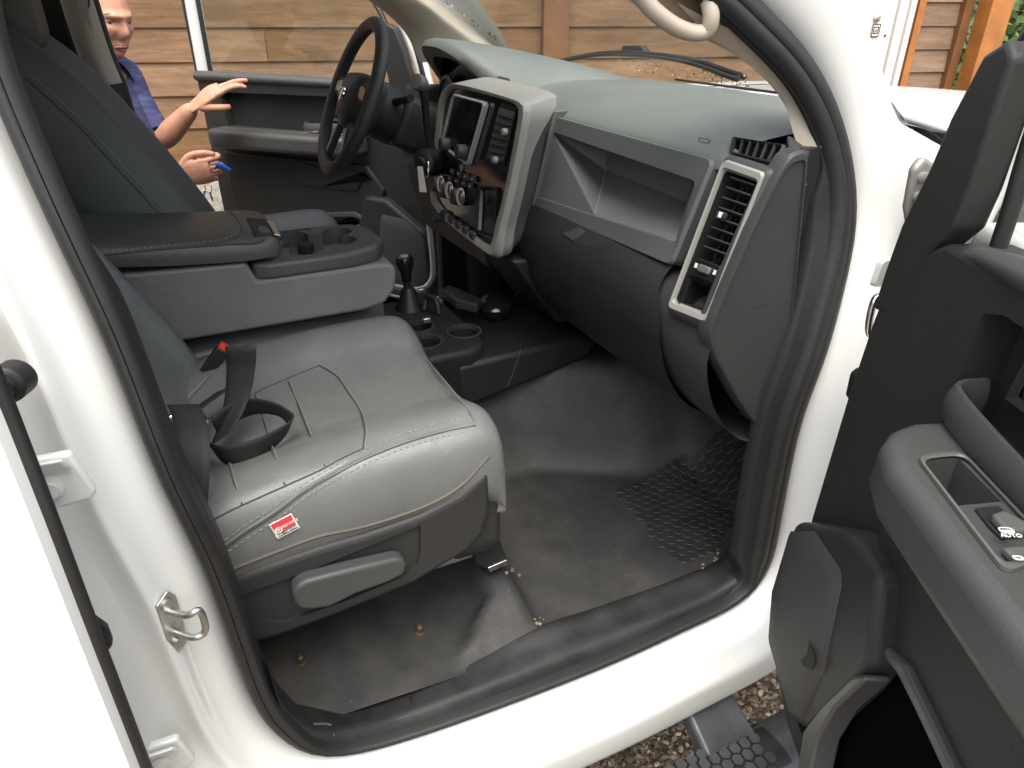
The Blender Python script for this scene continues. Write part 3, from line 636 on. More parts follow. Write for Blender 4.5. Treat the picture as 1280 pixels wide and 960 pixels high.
# driver's centre pillar: cream above, black below, with the belt
bp = [(42 + 72, -40), (116, 0), (150, 105), (178, 184), (215, 262), (235, 330)]
def bpil(name, l, r, x0, m_, th=.05):
    Lp = [P(*q, x=x0 - .06 * max(0, (P(*q, x=x0).z - 1.3))*-1) for q in l]; Rp = [P(*q, x=x0) for q in r]
    M_ = [a.lerp(b, .5) + V((.025, 0, 0)) for a, b in zip(Lp, Rp)]
    return sheet(name, [[p + V((-.05, 0, 0)) for p in Lp], Lp, M_, Rp, [p + V((-.05, .012, 0)) for p in Rp]], m_, T, 14, 16, smooth=50)
bpil('center_pillar_trim', [(62, -60), (78, 0), (99, 62), (119, 106)], [(92, -60), (112, 0), (132, 62), (149, 104)], -.70, M['cream'])
bpil('lower_pillar_trim', [(119, 106), (136, 140), (160, 200), (200, 300)], [(149, 104), (160, 140), (179, 184), (225, 290)], -.70, M['black'])
tube('pillar_seal', [P(100, -60, x=-.735), P(117, 0, x=-.735), P(136, 62, x=-.735), P(152, 104, x=-.735), P(163, 140, x=-.735), P(182, 186, x=-.735), P(228, 292, x=-.735)], .012, M['rubber'], T, n=30)
ribbon('shoulder_belt', [P(52, -30, x=-.60), P(70, 30, x=-.61), P(92, 85, x=-.63), P(125, 125, x=-.655), P(140, 160, x=-.66)], V((.35, 1, .1)), .05, M['belt'], T, 24)
tube('belt_anchor', [P(133, 128, x=-.65), P(138, 131, x=-.65), P(138, 139, x=-.65)], .003, M['chrome'], T, n=10)
box('headrest', P(12, 8, x=-.38), (.26, .10, .17), M['leather_dark'], T, .04)
# ---- step bar
ex = V((0, 1, 0))
tb = [P(640, 1015, z=.37), P(760, 962, z=.37), P(880, 912, z=.37), P(985, 868, z=.37), P(1080, 828, z=.37)]
x0 = .985
step = tube('step_bar', [V((x0, -.6, .36)), V((x0, .2, .36)), V((x0, .9, .36)), V((x0, 1.25, .36)), V((x0 - .06, 1.4, .37)), V((x0 - .25, 1.5, .40))], .062, M['steptube'], T, n=50, seg=24, flat=(1.0, .62))
bm = bmesh.new(); hx = .021
for i in range(0, 44):
    for j in range(-2, 3):
        cx_, cy_ = x0 + j * hx * 1.0, -.02 + i * hx * 1.14 + (.5 * hx * 1.14 if j % 2 else 0)
        if cy_ > .79: continue
        zz = .36 + .0385 * math.sqrt(max(0, 1 - ((cx_ - x0) / .063) ** 2)) + .002
        prism_bm([V((cx_ + .0112 * math.cos(R_(60 * k)), cy_ + .0112 * math.sin(R_(60 * k)), zz)) for k in range(6)], (0, 0, .004), bm)
from_bm('step_tread', bm, M['step'], step, 0)
sheet('tread_pad', [[V((x0 + u * .056, y, .36 + .0385 * math.sqrt(max(0, 1 - (u * .056 / .063) ** 2)) + .001)) for u in (-1, -.5, 0, .5, 1)] for y in (-.04, .3, .82)], M['rubber'], step, 14, 10)
brk = prism('step_bracket', [V((x, y, z)) for x, y, z in ((.70, .70, .50), (.96, .68, .39), (.96, .80, .39), (.70, .80, .50))], (0, 0, -.05), M['steptube'], T, .01)
# rocker and floor pan below
prism('rocker_panel', [V((.72, y, z)) for y, z in ((-1.1, .60), (1.05, .60), (1.05, .47), (-1.1, .47))], (.16, 0, 0), M['white'], T, .01) if False else None
box('floor_pan', (0, .05, .545), (1.5, 2.4, .04), M['black'], T)
# ------------------------------------------------------------------ front doors
def door_frame(sg, deg, oy=.93):
    ph = R_(deg); O = V((sg * .95, oy, 0)); ds = V((sg * math.sin(ph), -math.cos(ph), 0)); dn = V((-sg * math.cos(ph), -math.sin(ph), 0))
    return O, ds, dn
DO, DS, DN = door_frame(1, 62.5)
def PD(px, py, n):
    D = ray(px, py); t = (DO + DN * n - CAM).dot(DN) / D.dot(DN); p = CAM + D * t - DO
    return p.dot(DS), p.z
def PDz(px, py, z):
    p = P(px, py, z=z) - DO; return p.dot(DS), p.dot(DN)
M['grille'] = mat('speaker_cloth', (.05, .048, .046), .6, bump=1, bscale=520, bdist=.002)
M['panel'] = mat('door_black', (.026, .026, .025), .5, spec=.35, bump=.45, bscale=750, rvar=.06)
M['armr'] = mat('armrest_vinyl', (.058, .058, .056), .45, bump=.5, bscale=700, rvar=.06)
M['ink'] = mat('white_print', (.75, .75, .75), .5)
M['swg'] = mat('switch_gray', (.10, .10, .095), .35, bump=.2, bscale=900)
def make_door(name, sg, deg, oy=.93):
    O, ds, dn = door_frame(sg, deg, oy)
    W = lambda s, n, z: O + ds * s + dn * n + V((0, 0, z))
    def pz(nm, sz, n0, n1, m_, par, bev=.006, seg=3): return prism(nm, [W(s, n0, z) for s, z in sz], dn * (n1 - n0), m_, par, bev, seg)
    shell = pz(name, [(.06, .50), (1.08, .50), (1.09, 1.40), (.075, 1.40), (.06, 1.2)], -.06, .02, M['white'], T, .02)
    inner = pz('door_panel', [(.03, .60), (.055, .54), (.13, .51), (1.04, .51), (1.05, 1.425), (.17, 1.395), (.075, 1.34), (.058, 1.256), (.044, 1.136), (.03, .9)], .02, .10, M['panel'], shell, .008)
    cut(baked(inner), [prism_bm([W(s, .055, z) for s, z in ((.262, 1.225), (.93, 1.235), (.95, 1.36), (.30, 1.362), (.27, 1.352))], dn * .1),
                prism_bm([W(s, .05, z) for s, z in ((.13, .56), (.62, .56), (.66, .80), (.40, .93), (.33, .90), (.23, .80))], dn * .1)])
    # soft roll along the top
    roll = [W(.145, .075, 1.375), W(.20, .085, 1.402), W(.30, .085, 1.413), W(.6, .085, 1.42), W(1.05, .085, 1.425)]
    tube('ledge', [W(.15, .08, 1.352)] + [p - V((0, 0, .012)) for p in roll[1:]], [.006, .022, .026, .027, .027, .027], M['armr'], shell, n=30, seg=16, flat=(1.1, .75))
    # triangular cover at the mirror
    pz('mirror_cover', [(.056, 1.27), (.062, 1.33), (.072, 1.39), (.10, 1.464), (.114, 1.52), (.142, 1.585), (.175, 1.60), (.192, 1.585), (.188, 1.46), (.180, 1.415), (.15, 1.385), (.115, 1.335), (.085, 1.28)], .066, .103, M['panel'], shell, .006)
    # window frame and glass
    fr = [W(.060, .03, 1.36), W(.105, .03, 1.52), W(.175, .025, 1.645), W(.30, .015, 1.76), W(.45, .005, 1.82), W(.75, .0, 1.845), W(1.02, .0, 1.84), W(1.075, .005, 1.78), W(1.085, .01, 1.40)]
    tube('window_frame', fr, .024, M['white'], shell, n=60, seg=12, flat=(1, 1.5), up=tuple(dn))
    fr2 = [W(.050, .058, 1.36), W(.093, .055, 1.525), W(.163, .05, 1.652), W(.292, .04, 1.772), W(.45, .03, 1.835), W(.75, .025, 1.862), W(1.03, .025, 1.855), W(1.095, .03, 1.79), W(1.105, .03, 1.40)]
    tube('frame_seal', fr2, .0095, M['rubber'], shell, n=60)
    fr3 = [W(.196, .058, 1.40), W(.20, .055, 1.585), W(.31, .03, 1.72), W(.46, .012, 1.79), W(.75, .008, 1.815), W(1.01, .008, 1.81), W(1.05, .01, 1.76), W(1.055, .012, 1.42)]
    tube('glass_channel', fr3, .009, M['rubber'], shell, n=60)
    pz('door_glass', [(.20, 1.40), (.205, 1.585), (.315, 1.72), (.46, 1.788), (.75, 1.813), (1.01, 1.808), (1.05, 1.4)], .012, .016, M['glass'], shell, 0)
    # armrest with its switch plate
    plan = []
    nz = 1.236
    A0 = [(.283, .118), (.287, .150), (.302, .176), (.332, .200), (.38, .213), (.6, .216), (.93, .21), (.96, .19), (.96, .092), (.40, .092), (.283, .10)]
    arm = prism('armrest', [W(s, n, 1.168) for s, n in A0], V((0, 0, nz - 1.168)), M['armr'], shell, .022, 5)
    cupq = [(1155, 577), (1198, 573), (1252, 627), (1198, 632)]
    if sg > 0 or True:
        c4 = [PDz(a, b, nz) for a, b in cupq]
        cut(baked(arm), [prism_bm([W(s, n, nz - .042) for s, n in c4], V((0, 0, .06)))])
    pq = [PDz(a, b, nz) for a, b in ((1143, 573), (1201, 567), (1318, 692), (1256, 722))]
    lo = rquad([W(s, n, nz + .0005) for s, n in pq], .016, 6); hi = [p + V((0, 0, .004)) for p in lo]
    cen = sum(lo, V()) / len(lo); hin = [p.lerp(cen, .07) + V((0, 0, .005)) for p in lo]; inn = [p.lerp(cen, .1) + V((0, 0, .0035)) for p in lo]
    rings('switch_plate', [lo, hi, hin, inn], M['swg'], arm)
    def top(nm, pix, z0, z1, m_, bev=.002): return prism(nm, [W(*PDz(a, b, nz), 0) + V((0, 0, z0)) for a, b in pix], V((0, 0, z1 - z0)), m_, arm, bev)
    pit = top('switch_recess', [(1217, 638), (1246, 635), (1285, 668), (1252, 677), (1236, 662)], nz + .0005, nz + .0035, M['dark'])
    wsw = top('window_switch', [(1234, 655), (1249, 650), (1283, 668), (1277, 676), (1252, 676)], nz + .003, nz + .012, M['swg'], .003)
    lsw = top('lock_switch', [(1249, 693), (1292, 690), (1300, 708), (1264, 708)], nz + .001, nz + .008, M['swg'], .002)
    if sg > 0:
        c = W(*PDz(1262, 668, nz + .013), nz + .0135); e1 = (W(*PDz(1280, 668, nz), nz) - W(*PDz(1245, 667, nz), nz)).normalized(); e2 = V((0, 0, 1)).cross(e1)
        text_obj('switch_print', 'AUTO', c - e2 * .002, e1, e2, .0062, M['ink'], wsw)
        rings('window_icon', [rrect(c + e2 * .0045, e1, e2, .012, .008, .0035), rrect(c + e2 * .0045, e1, e2, .0095, .0055, .0025)], M['ink'], wsw)
        from_bm('window_icon', prism_bm(rrect(c + e2 * .0035, e1, e2, .010, .002, .0009), (0, 0, .0004)), M['ink'], wsw)
        c = W(*PDz(1273, 697, nz + .009), nz + .0088)
        rings('lock_icon', [rrect(c, e1, e2, .0085, .0055, .0025), rrect(c, e1, e2, .0045, .002, .0009)], M['ink'], lsw)
    # pull handle and lever cup
    tube('pull_handle', [W(.275, .075, 1.258), W(.283, .106, 1.258), W(.31, .119, 1.257), W(.42, .123, 1.25), W(.52, .119, 1.245), W(.56, .10, 1.245), W(.565, .07, 1.245)], .015, M['armr'], shell, n=40, flat=(.55, 1.55))
    hc = pz('handle_cup', [(.31, 1.275), (.46, 1.28), (.47, 1.345), (.32, 1.347), (.305, 1.335)], .056, .062, M['dark'], shell, .004)
    rings('cup_rim', [[W(s, n, z) for s, z in q] for n, q in ((.057, [(.298, 1.268), (.47, 1.272), (.482, 1.353), (.31, 1.355)]), (.069, [(.30, 1.27), (.468, 1.274), (.48, 1.351), (.312, 1.353)]), (.064, [(.31, 1.278), (.46, 1.282), (.47, 1.345), (.32, 1.347)]))], M['char'], shell)
    pz('release_lever', [(.34, 1.292), (.44, 1.296), (.445, 1.325), (.345, 1.325)], .062, .078, M['char'], shell, .005)
    # lower bulge, speaker pod, pocket
    pz('lower_bulge', [PD(a, b, .112) for a, b in ((1098, 655), (1092, 780), (1104, 806), (1126, 832), (1160, 900), (1215, 1010))] + [(.95, .60), (.98, 1.14), (.30, 1.13)], .09, .112, M['panel'], shell, .007)
    sp = [PD(a, b, .14) for a, b in ((992, 652), (1058, 664), (1096, 722), (1086, 836), (1066, 862), (1012, 916), (985, 900), (957, 800), (962, 735))]
    pod = pz('speaker_pod', sp, .06, .14, M['panel'], shell, .014, 4)
    gq = [PD(a, b, .141) for a, b in ((988, 664), (1018, 664), (1050, 712), (1052, 730), (1030, 838), (1002, 902), (984, 880), (962, 798), (966, 738))]
    gc = (sum(a for a, b in gq) / len(gq), sum(b for a, b in gq) / len(gq))
    g1 = [W(s, .1402, z) for s, z in gq]; g2 = [W(lin(s, gc[0], .05), .1445, lin(z, gc[1], .05)) for s, z in gq]; g3 = [W(lin(s, gc[0], .3), .150, lin(z, gc[1], .3)) for s, z in gq]; g4 = [W(lin(s, gc[0], .7), .151, lin(z, gc[1], .7)) for s, z in gq]
    rings('speaker_grille', [g1, g2, g3, g4], M['grille'], pod, cap1=True)
    if sg > 0:
        d = [W(*0 or (PD(a, b, .1515)[0], .1515, PD(a, b, .1515)[1])) if False else W(PD(a, b, .1515)[0], .1515, PD(a, b, .1515)[1]) for a, b in ((1012, 800), (1019, 822), (1016, 838), (1004, 832), (1001, 826), (1009, 818))]
        from_bm('torn_dent', prism_bm(d, dn * .0006), M['dark'], pod)
    rim = [W(PD(a, b, n)[0], n, PD(a, b, n)[1]) for a, b, n in ((1086, 838, .142), (1070, 852, .150), (1040, 888, .152), (1018, 925, .152), (1008, 965, .15), (1014, 1040, .15))]
    pz('pocket_shade', [PD(a, b, .1015) for a, b in ((1080, 850), (1094, 800), (1099, 803), (1112, 826), (1128, 842), (1158, 904), (1210, 1020), (1100, 1040), (1018, 1010), (1020, 940), (1044, 890))], .0985, .1015, M['shade_black'], shell, 0)  # flush plate: shade of the deep map pocket painted as black
    pz('pocket_rim', [PD(a, b, .15) for a, b in ((1064, 846), (1024, 886), (1003, 914), (996, 960), (1002, 1020), (1024, 1020), (1012, 962), (1020, 924), (1042, 886), (1080, 850), (1076, 843))], .115, .15, M['rimg'], shell, .005)
    pz('bulge_rim', [PD(a, b, .122) for a, b in ((1091, 766), (1096, 790), (1108, 812), (1128, 830), (1152, 880), (1190, 960), (1220, 1020), (1206, 1022), (1178, 964), (1142, 886), (1120, 842), (1103, 822), (1091, 800), (1088, 775))], .10, .122, M['rimg'], shell, .004)
    pz('bulge_step', [PD(a, b, .118) for a, b in ((1132, 660), (1146, 662), (1142, 745), (1180, 810), (1250, 915), (1330, 1040), (1400, 1040), (1400, 960), (1290, 850), (1180, 700))], .108, .118, M['panel'], shell, .004)
    return shell, W
pd, PW_ = make_door('front_door', 1, 62.5)
dd, DW_ = make_door('front_door', -1, 47.5)
# hinge, check strap and bumpers seen between the door and the pillar
hp = P(1137, 240, x=.955)
hb = prism('door_hinge', [P(*q, x=.95) for q in ((1137, 262), (1146, 212), (1158, 196), (1172, 205), (1160, 268), (1142, 296))], (-.014, 0, 0), M['hinge'], T, .006)
for q in ((1153, 222), (1147, 246)): lathe('hinge_bolt', [(0, 0), (.0075, 0), (.0075, .004), (.004, .006), (0, .006)], P(*q, x=.951), (1, -.2, 0), M['hinge'], hb, 12)
rings('check_plate', [rquad([P(*q, x=.925) for q in ((1098, 322), (1135, 318), (1128, 352), (1086, 358))], .008), [p + V((.010, -.004, 0)) for p in rquad([P(*q, x=.925) for q in ((1099, 324), (1133, 320), (1127, 350), (1088, 356))], .008)]], M['white'], T, cap1=True)
lk = [P(*q, x=.93) for q in ((1112, 370), (1094, 374), (1086, 414), (1100, 418))]
tube('check_loop', lk + [P(1120, 380, x=.93)], .005, M['chrome'], T, n=40, closed=True)
bq = P(1066, 477, x=.915); prism('door_bumper', [bq + V((0, y_, z_)) for y_, z_ in ((-.014, .02), (.0, .028), (.014, .022), (.016, -.01), (.006, -.03), (-.012, -.02))], (.022, -.01, 0), M['rubber'], T, .006)
# wing mirror outside the passenger door (peeks over the bonnet line)
ms, mz = PD(1272, 205, -.15)
ms += .075
mc = PW_(ms, -.15, mz); mrot = Matrix.Rotation(R_(27), 3, 'Z')
mh = box('wing_mirror', mc, (.22, .11, .34), M['black'], T, .04, mrot)
tube('mirror_arm', [PW_(ms - .10, -.03, mz - .10), PW_(ms - .06, -.10, mz - .08), mc], .025, M['black'], mh, n=12)
box('mirror_glass', mc + mrot @ V((0, -.056, 0)), (.18, .004, .29), M['mirrorg'], mh, .002, mrot)
# ------------------------------------------------------------------ dashboard
XS = (-.765, -.70, -.5, -.25, 0, .25, .5, .68, .765)
def padz(x, y):   # main crown of the dash top
    e = (abs(x) / .76) ** 3
    return -.012 * e
core_prof = [(1.40, 1.425), (1.2, 1.452), (1.0, 1.458), (.9, 1.448), (.84, 1.43), (.822, 1.415), (.84, 1.40), (.97, 1.39), (.98, 1.26), (.84, 1.235), (.745, 1.215), (.725, 1.195), (.715, 1.175), (.712, 1.13), (.735, 1.06), (.785, .99), (.85, .955), (1.0, .95)]
def fy(x, y):   # the dash wraps round towards the doors and follows the windscreen
    if y > 1.0: return y - .30 * (abs(x) / .78) ** 2.4 * (y - 1.0) / .4
    return y
dash = sheet('dashboard', [[V((x * (1 - .10 * sst(.85, .93, y)), fy(x, y), z + padz(x, y))) for x in XS] for y, z in core_prof], M['char'], T, 50, 80, smooth=50)
# soft top pad, passenger side and centre
pp = [(1.42, 1.424), (1.30, 1.452), (1.15, 1.466), (1.0, 1.468), (.92, 1.462), (.86, 1.445), (.825, 1.427), (.807, 1.412), (.803, 1.400)]
XP = (-.74, -.6, -.3, -.1, .06, .3, .5, .60, .64)
def padx(x, y):   # right edge of the pad runs forward to the pillar
    return x + .085 * sst(.05, .64, x) * sst(.80, 1.0, y)
sheet('dash_pad', [[V((padx(x, y), fy(x, y) - .004, z + padz(x, y) + .006)) for x in XP] for y, z in pp], M['pad'], dash, 50, 50, smooth=50)
# raised instrument hood on the driver's side
hood_rows = []
for y, zz, hw in ((.655, 1.545, .20), (.66, 1.562, .215), (.70, 1.567, .225), (.85, 1.545, .26), (1.0, 1.515, .30), (1.2, 1.465, .36), (1.33, 1.44, .4)):
    hood_rows.append([V((-.40 + u * hw, y + .10 * abs(u) ** 3 + .02, zz - .10 * abs(u) ** 3.2 * (1 if y < .9 else .6))) for u in (-1.25, -1, -.7, -.35, 0, .35, .7, 1, 1.25)])
hood_rows.insert(0, [p + V((0, .03, -.022)) for p in hood_rows[0]])
sheet('instrument_hood', hood_rows, M['pad'], dash, 40, 36, smooth=60)
prism('gauge_cluster', [V((-.40 + u * .23, .76 + .02 * abs(u), 1.40 + z)) for u, z in ((-1, -.10), (1, -.10), (1, .07), (.7, .12), (.3, .14), (-.3, .14), (-.7, .12), (-1, .07))], (0, .03, 0), M['gloss'], dash, .004)
for u in (-.48, .48):
    g = lathe('gauge_ring', [(.068, 0), (.072, .01), (.062, .012), (.06, .004), (0, .003)], (-.40 + u * .2, .758, 1.40), (0, -1, .1), M['char'], dash, 28)
prism('knee_panel', [V((x, y, z)) for x, y, z in ((-.76, .80, 1.26), (-.20, .78, 1.26), (-.20, .70, 1.19), (-.18, .74, 1.05), (-.22, .82, .98), (-.76, .82, .98), (-.76, .72, 1.14))][:3] + [V((-.76, .69, 1.19))], (0, .06, -.22), M['black'], dash, .02)
# left end vent with the driver's trim
lv = [P(*q, y=.80) for q in ((493, 118), (507, 78), (524, 98), (512, 130))]
prism('end_vent', [V((-.735, .70, 1.43)), V((-.60, .72, 1.44)), V((-.60, .69, 1.22)), V((-.72, .67, 1.22))], (0, .08, 0), M['char'], dash, .012)
bm = bmesh.new()
for i in range(6): box_bm((-.66, .685 - i * .004 + .01, 1.40 - i * .03), (.085, .02, .004), None, bm)
from_bm('vent_slats', bm, M['gloss'], dash)
# ---- passenger upper panel with open cubby
tq = [P(690, 144, y=.797), P(895, 200, y=.797), P(841, 333, y=.748), P(666, 257, y=.748)]
iq = [P(689, 165, y=.785), P(868, 227, y=.785), P(839, 301, y=.752), P(670, 245, y=.752)]
pn = (tq[1] - tq[0]).cross(tq[3] - tq[0]).normalized()
if pn.y > 0: pn = -pn
plane_p = tq[0]
def onpl(p, o=0): return p - pn * ((p - plane_p).dot(pn) - o)
out0 = rquad([p - pn * .03 for p in tq], .016, 6); out1 = rquad([p - pn * .001 for p in tq], .016, 6); out2 = rquad([p.lerp(sum(tq, V()) / 4, .02) + pn * .004 for p in tq], .014, 6)
ic = sum(iq, V()) / 4
in0 = rquad([onpl(p.lerp(ic, -.03), .004) for p in iq], .016, 6); in1 = rquad([onpl(p, .000) for p in iq], .002, 6)
in2 = rquad([onpl(p.lerp(ic, .03), -.012) for p in iq], .014, 6)
cub = rings('storage_panel', [out0, out1, out2, in0, in1], M['gray'], dash, smooth=30)
a_, b_, c_, d_ = [onpl(p, 0) for p in iq]
e_ = d_.lerp(c_, .49); g_ = P(757, 213, y=.87); k_ = P(858, 252, y=.88); a2, b2 = g_ + V((-.03, .02, .085)), k_ + V((.01, .01, .075))
bm = bmesh.new(); vs4 = {n: bm.verts.new(p) for n, p in zip('abcdegkAB', (a_, b_, c_, d_, e_, g_, k_, a2, b2))}
for fc_ in ('ade', 'aeg', 'agA', 'eck', 'ekg', 'gkBA', 'cbB', 'cBk', 'abBA'): bm.faces.new([vs4[n] for n in fc_])
from_bm('cubby', bm, M['cubby'], cub, 0)
tube('cubby_joint', [e_.lerp(g_, .03), e_.lerp(g_, .5), g_], .0012, M['silver'], cub, n=6)
# side cheek between the silver band and the storage panel, and the ridge below it
ck = [P(696, 138, y=.79), P(667, 257, y=.742), P(641, 280, y=.74), P(648, 200, y=.75), P(668, 143, y=.775)]
prism('side_cheek', [p + V((0, -.004, 0)) for p in ck], (0, .05, 0), M['gray'], dash, .004)
# ---- glovebox door below
gd_prof = [(.760, 1.236), (.735, 1.222), (.712, 1.20), (.700, 1.17), (.700, 1.12), (.722, 1.05), (.77, .985), (.83, .955), (.90, .95)]
def gl(i):
    y, z = gd_prof[i]; l = [.075, .078, .083, .09, .10, .115, .14, .16, .17][i]; r = [.60, .605, .62, .645, .655, .66, .665, .67, .67][i]
    return [V((lin(l, r, k / 8), y - .008 * math.sin(math.pi * k / 8), z)) for k in range(9)]
glv = sheet('glovebox_door', [[p + V((0, .03, 0)) for p in gl(0)]] + [gl(i) for i in range(9)], M['black'], dash, 40, 50, smooth=60)
gb = bvh_of(glv)
hq = [hit(gb, *q, lift=.001) for q in ((703, 292), (722, 287), (768, 305), (752, 312), (718, 303))]
if all(hq):
    prism('glovebox_latch', hq, (0, .015, 0), M['dark'], dash, 0)
    prism('latch_lip', [hit(gb, *q, lift=.003) for q in ((702, 293), (722, 286), (730, 291), (716, 302))], (0, .01, 0), M['char'], dash, .002)
seam('panel_joint', gb, [(662, 262), (655, 300), (658, 345), (680, 385), (705, 408)], .0016, M['dark'], glv)
seam('panel_joint', gb, [(842, 350), (838, 400), (850, 450), (868, 480)], .0016, M['dark'], glv)
# ---- right end: vent bezel, demister outlet, end cap
vq = [P(906, 198, y=.775), P(957, 215, y=.778), P(882, 405, y=.702), P(835, 386, y=.698)]
vn = (vq[1] - vq[0]).cross(vq[3] - vq[0]).normalized()
if vn.y > 0: vn = -vn
vc = sum(vq, V()) / 4
def quad(f, o, r=.008): return rquad([p.lerp(vc, 0) + (vc - p).normalized() * f + vn * o for p in vq], r, 5)
def qx(l, r, t, b_, o, rr=.01):
    er = (vq[1] - vq[0]).normalized(); ed_ = (vq[3] - vq[0]).normalized()
    return rquad([vq[0] - er * l - ed_ * t + vn * o, vq[1] + er * r - ed_ * t + vn * o, vq[2] + er * r + ed_ * b_ + vn * o, vq[3] - er * l + ed_ * b_ + vn * o], rr, 5)
rings('vent_surround', [qx(-.001, -.001, -.001, -.001, -.001), qx(.003, .004, .004, .005, -.003), qx(.005, .008, .008, .010, -.010), qx(.006, .010, .012, .03, -.06)], M['char'], dash, smooth=40)
bez = rings('vent_bezel', [quad(0, -.05), quad(0, -.002), quad(.004, .004), quad(.013, .003), quad(.017, -.004), quad(.018, -.055)], M['silver'], dash, cap1=False, smooth=40)
rings('vent_well', [quad(.018, -.004), quad(.019, -.05)], M['dark'], bez, cap1=True)
e_d = (vq[3] - vq[0] + vq[2] - vq[1]).normalized(); e_r = (vq[1] - vq[0] + vq[2] - vq[3]).normalized(); hgt = ((vq[3] - vq[0]).length + (vq[2] - vq[1]).length) / 2; wid = ((vq[1] - vq[0]).length + (vq[2] - vq[3]).length) / 2
def vpt(u, v_, o=0): return vq[0].lerp(vq[1], u).lerp(vq[3].lerp(vq[2], u), v_) + vn * o
for k in range(8):
    v0 = .085 + k * .064
    bm = prism_bm([vpt(.2, v0, -.006), vpt(.8, v0, -.006), vpt(.8, v0 + .025, -.036), vpt(.2, v0 + .025, -.036)], e_d * .003)
    bevel(from_bm('vent_slat', bm, M['char'], bez), .001, 2)
bm = bmesh.new()
for u in (.32, .44, .56, .68): prism_bm([vpt(u, .07, -.03), vpt(u, .60, -.03), vpt(u, .60, -.048), vpt(u, .07, -.048)], e_r * .0025, bm)
from_bm('vent_vanes', bm, M['black'], bez)
prism('vent_tab', [vpt(.42, .30, .0), vpt(.58, .30, .0), vpt(.58, .345, .0), vpt(.42, .345, .0)], vn * .014, M['char'], bez, .003)
prism('tab_face', [vpt(.50, .305, .0135), vpt(.575, .305, .0135), vpt(.575, .34, .0135), vpt(.50, .34, .0135)], vn * .002, M['ink'], bez, .001)
prism('vent_wheel_plate', [vpt(.19, .62, -.012), vpt(.81, .62, -.012), vpt(.81, .74, -.012), vpt(.19, .74, -.012)], vn * .010, M['gloss'], bez, .002)
prism('vent_wheel', [vpt(.36, .65, -.004), vpt(.66, .65, -.004), vpt(.66, .70, -.004), vpt(.36, .70, -.004)], vn * .008, M['swg'], bez, .003)
for u in (.27, .75): prism('wheel_mark', [vpt(u - .03, .655, -.001), vpt(u + .03, .655, -.001), vpt(u + .03, .685, -.001), vpt(u - .03, .685, -.001)], vn * .0008, M['ink'], bez, 0)
rings('open_slot', [[vpt(a, b, .0) for a, b in ((.2, .76), (.8, .76), (.8, .955), (.2, .955))], [vpt(a, b, -.006) for a, b in ((.24, .775), (.76, .775), (.76, .94), (.24, .94))], [vpt(a, b, -.06) for a, b in ((.27, .80), (.73, .80), (.73, .92), (.27, .92))]], M['gloss'], bez, cap1=True, smooth=20)
# surround of the bezel and demister outlet on the top
dq = [P(918, 172, y=.835), P(979, 182, y=.835), P(968, 203, y=.815), P(914, 190, y=.815)]
dn_ = (dq[1] - dq[0]).cross(dq[3] - dq[0]).normalized()
if dn_.z < 0: dn_ = -dn_
dc = sum(dq, V()) / 4
rings('demister', [rquad([p + (p - dc) * .10 - dn_ * .012 for p in dq], .004), rquad([p + (p - dc) * .10 + dn_ * .0005 for p in dq], .004), rquad([p + dn_ * .002 for p in dq], .004), rquad([p + (dc - p) * .04 - dn_ * .014 for p in dq], .003)], M['char'], dash, cap1=False)
prism('demister_well', [p - dn_ * .006 for p in dq], -dn_ * .006, M['shade_black'], dash)  # outlet floor, its shade painted in as flat black
bm = bmesh.new()
for k in range(1, 6):
    a = dq[0].lerp(dq[1], k / 6); b = dq[3].lerp(dq[2], k / 6); prism_bm([a + dn_ * .0005, b + dn_ * .0005, b - dn_ * .005, a - dn_ * .005], (dq[1] - dq[0]).normalized() * .002, bm)
from_bm('demister_fins', bm, M['char'], dash)
# end cap panel facing the door
cap_px = [(1012, 186), (990, 192), (972, 220), (940, 285), (905, 365), (889, 405), (886, 424), (894, 448), (922, 500), (944, 531), (960, 533), (990, 420)]
cx = .772
cap = [P(*q, x=cx) for q in cap_px]; cc = sum(cap, V()) / len(cap)
cap_r = cr(cap, 60, True)
cap_r = [p for p in rquad(cap, .012, 4)]
rings('dash_end_cap', [[p + V((-.028, 0, 0)) for p in cap_r], [p + V((-.006, 0, 0)) for p in cap_r], [p.lerp(cc, .02) for p in cap_r], [p.lerp(cc, .055) + V((.001, 0, 0)) for p in cap_r], [p.lerp(cc, .065) + V((-.003, 0, 0)) for p in cap_r]], M['char'], dash, cap1=True, smooth=30)
prism('dash_corner', [P(*q, x=.735) for q in ((1004, 186), (1040, 182), (1046, 300), (1000, 330))], (-.02, 0, 0), M['black'], dash, .002)
prism('dash_corner', [P(984, 168, y=.865), P(1016, 180, y=.92), P(1012, 190, y=.87), P(988, 194, y=.825)], (0, 0, -.012), M['char'], dash, .004)
# airbag mark pressed into the pad
pb = bvh_of([o for o in dash.children if o.name.startswith('dash_pad')][0])
c_ = [hit(pb, *q, lift=.0008) for q in ((874, 172), (888, 175), (887, 180), (873, 177))]
if all(c_): rings('pad_mark', [rquad(c_, .001, 3), rquad([p.lerp(sum(c_, V()) / 4, .25) for p in c_], .001, 3)], M['char'], dash)
# top defroster strip
prism('defroster_grille', [V((x, y, z)) for x, y, z in ((-.12, 1.27, 1.466), (.30, 1.25, 1.466), (.30, 1.33, 1.456), (-.12, 1.35, 1.456))], (0, 0, .006), M['char'], dash, .002)
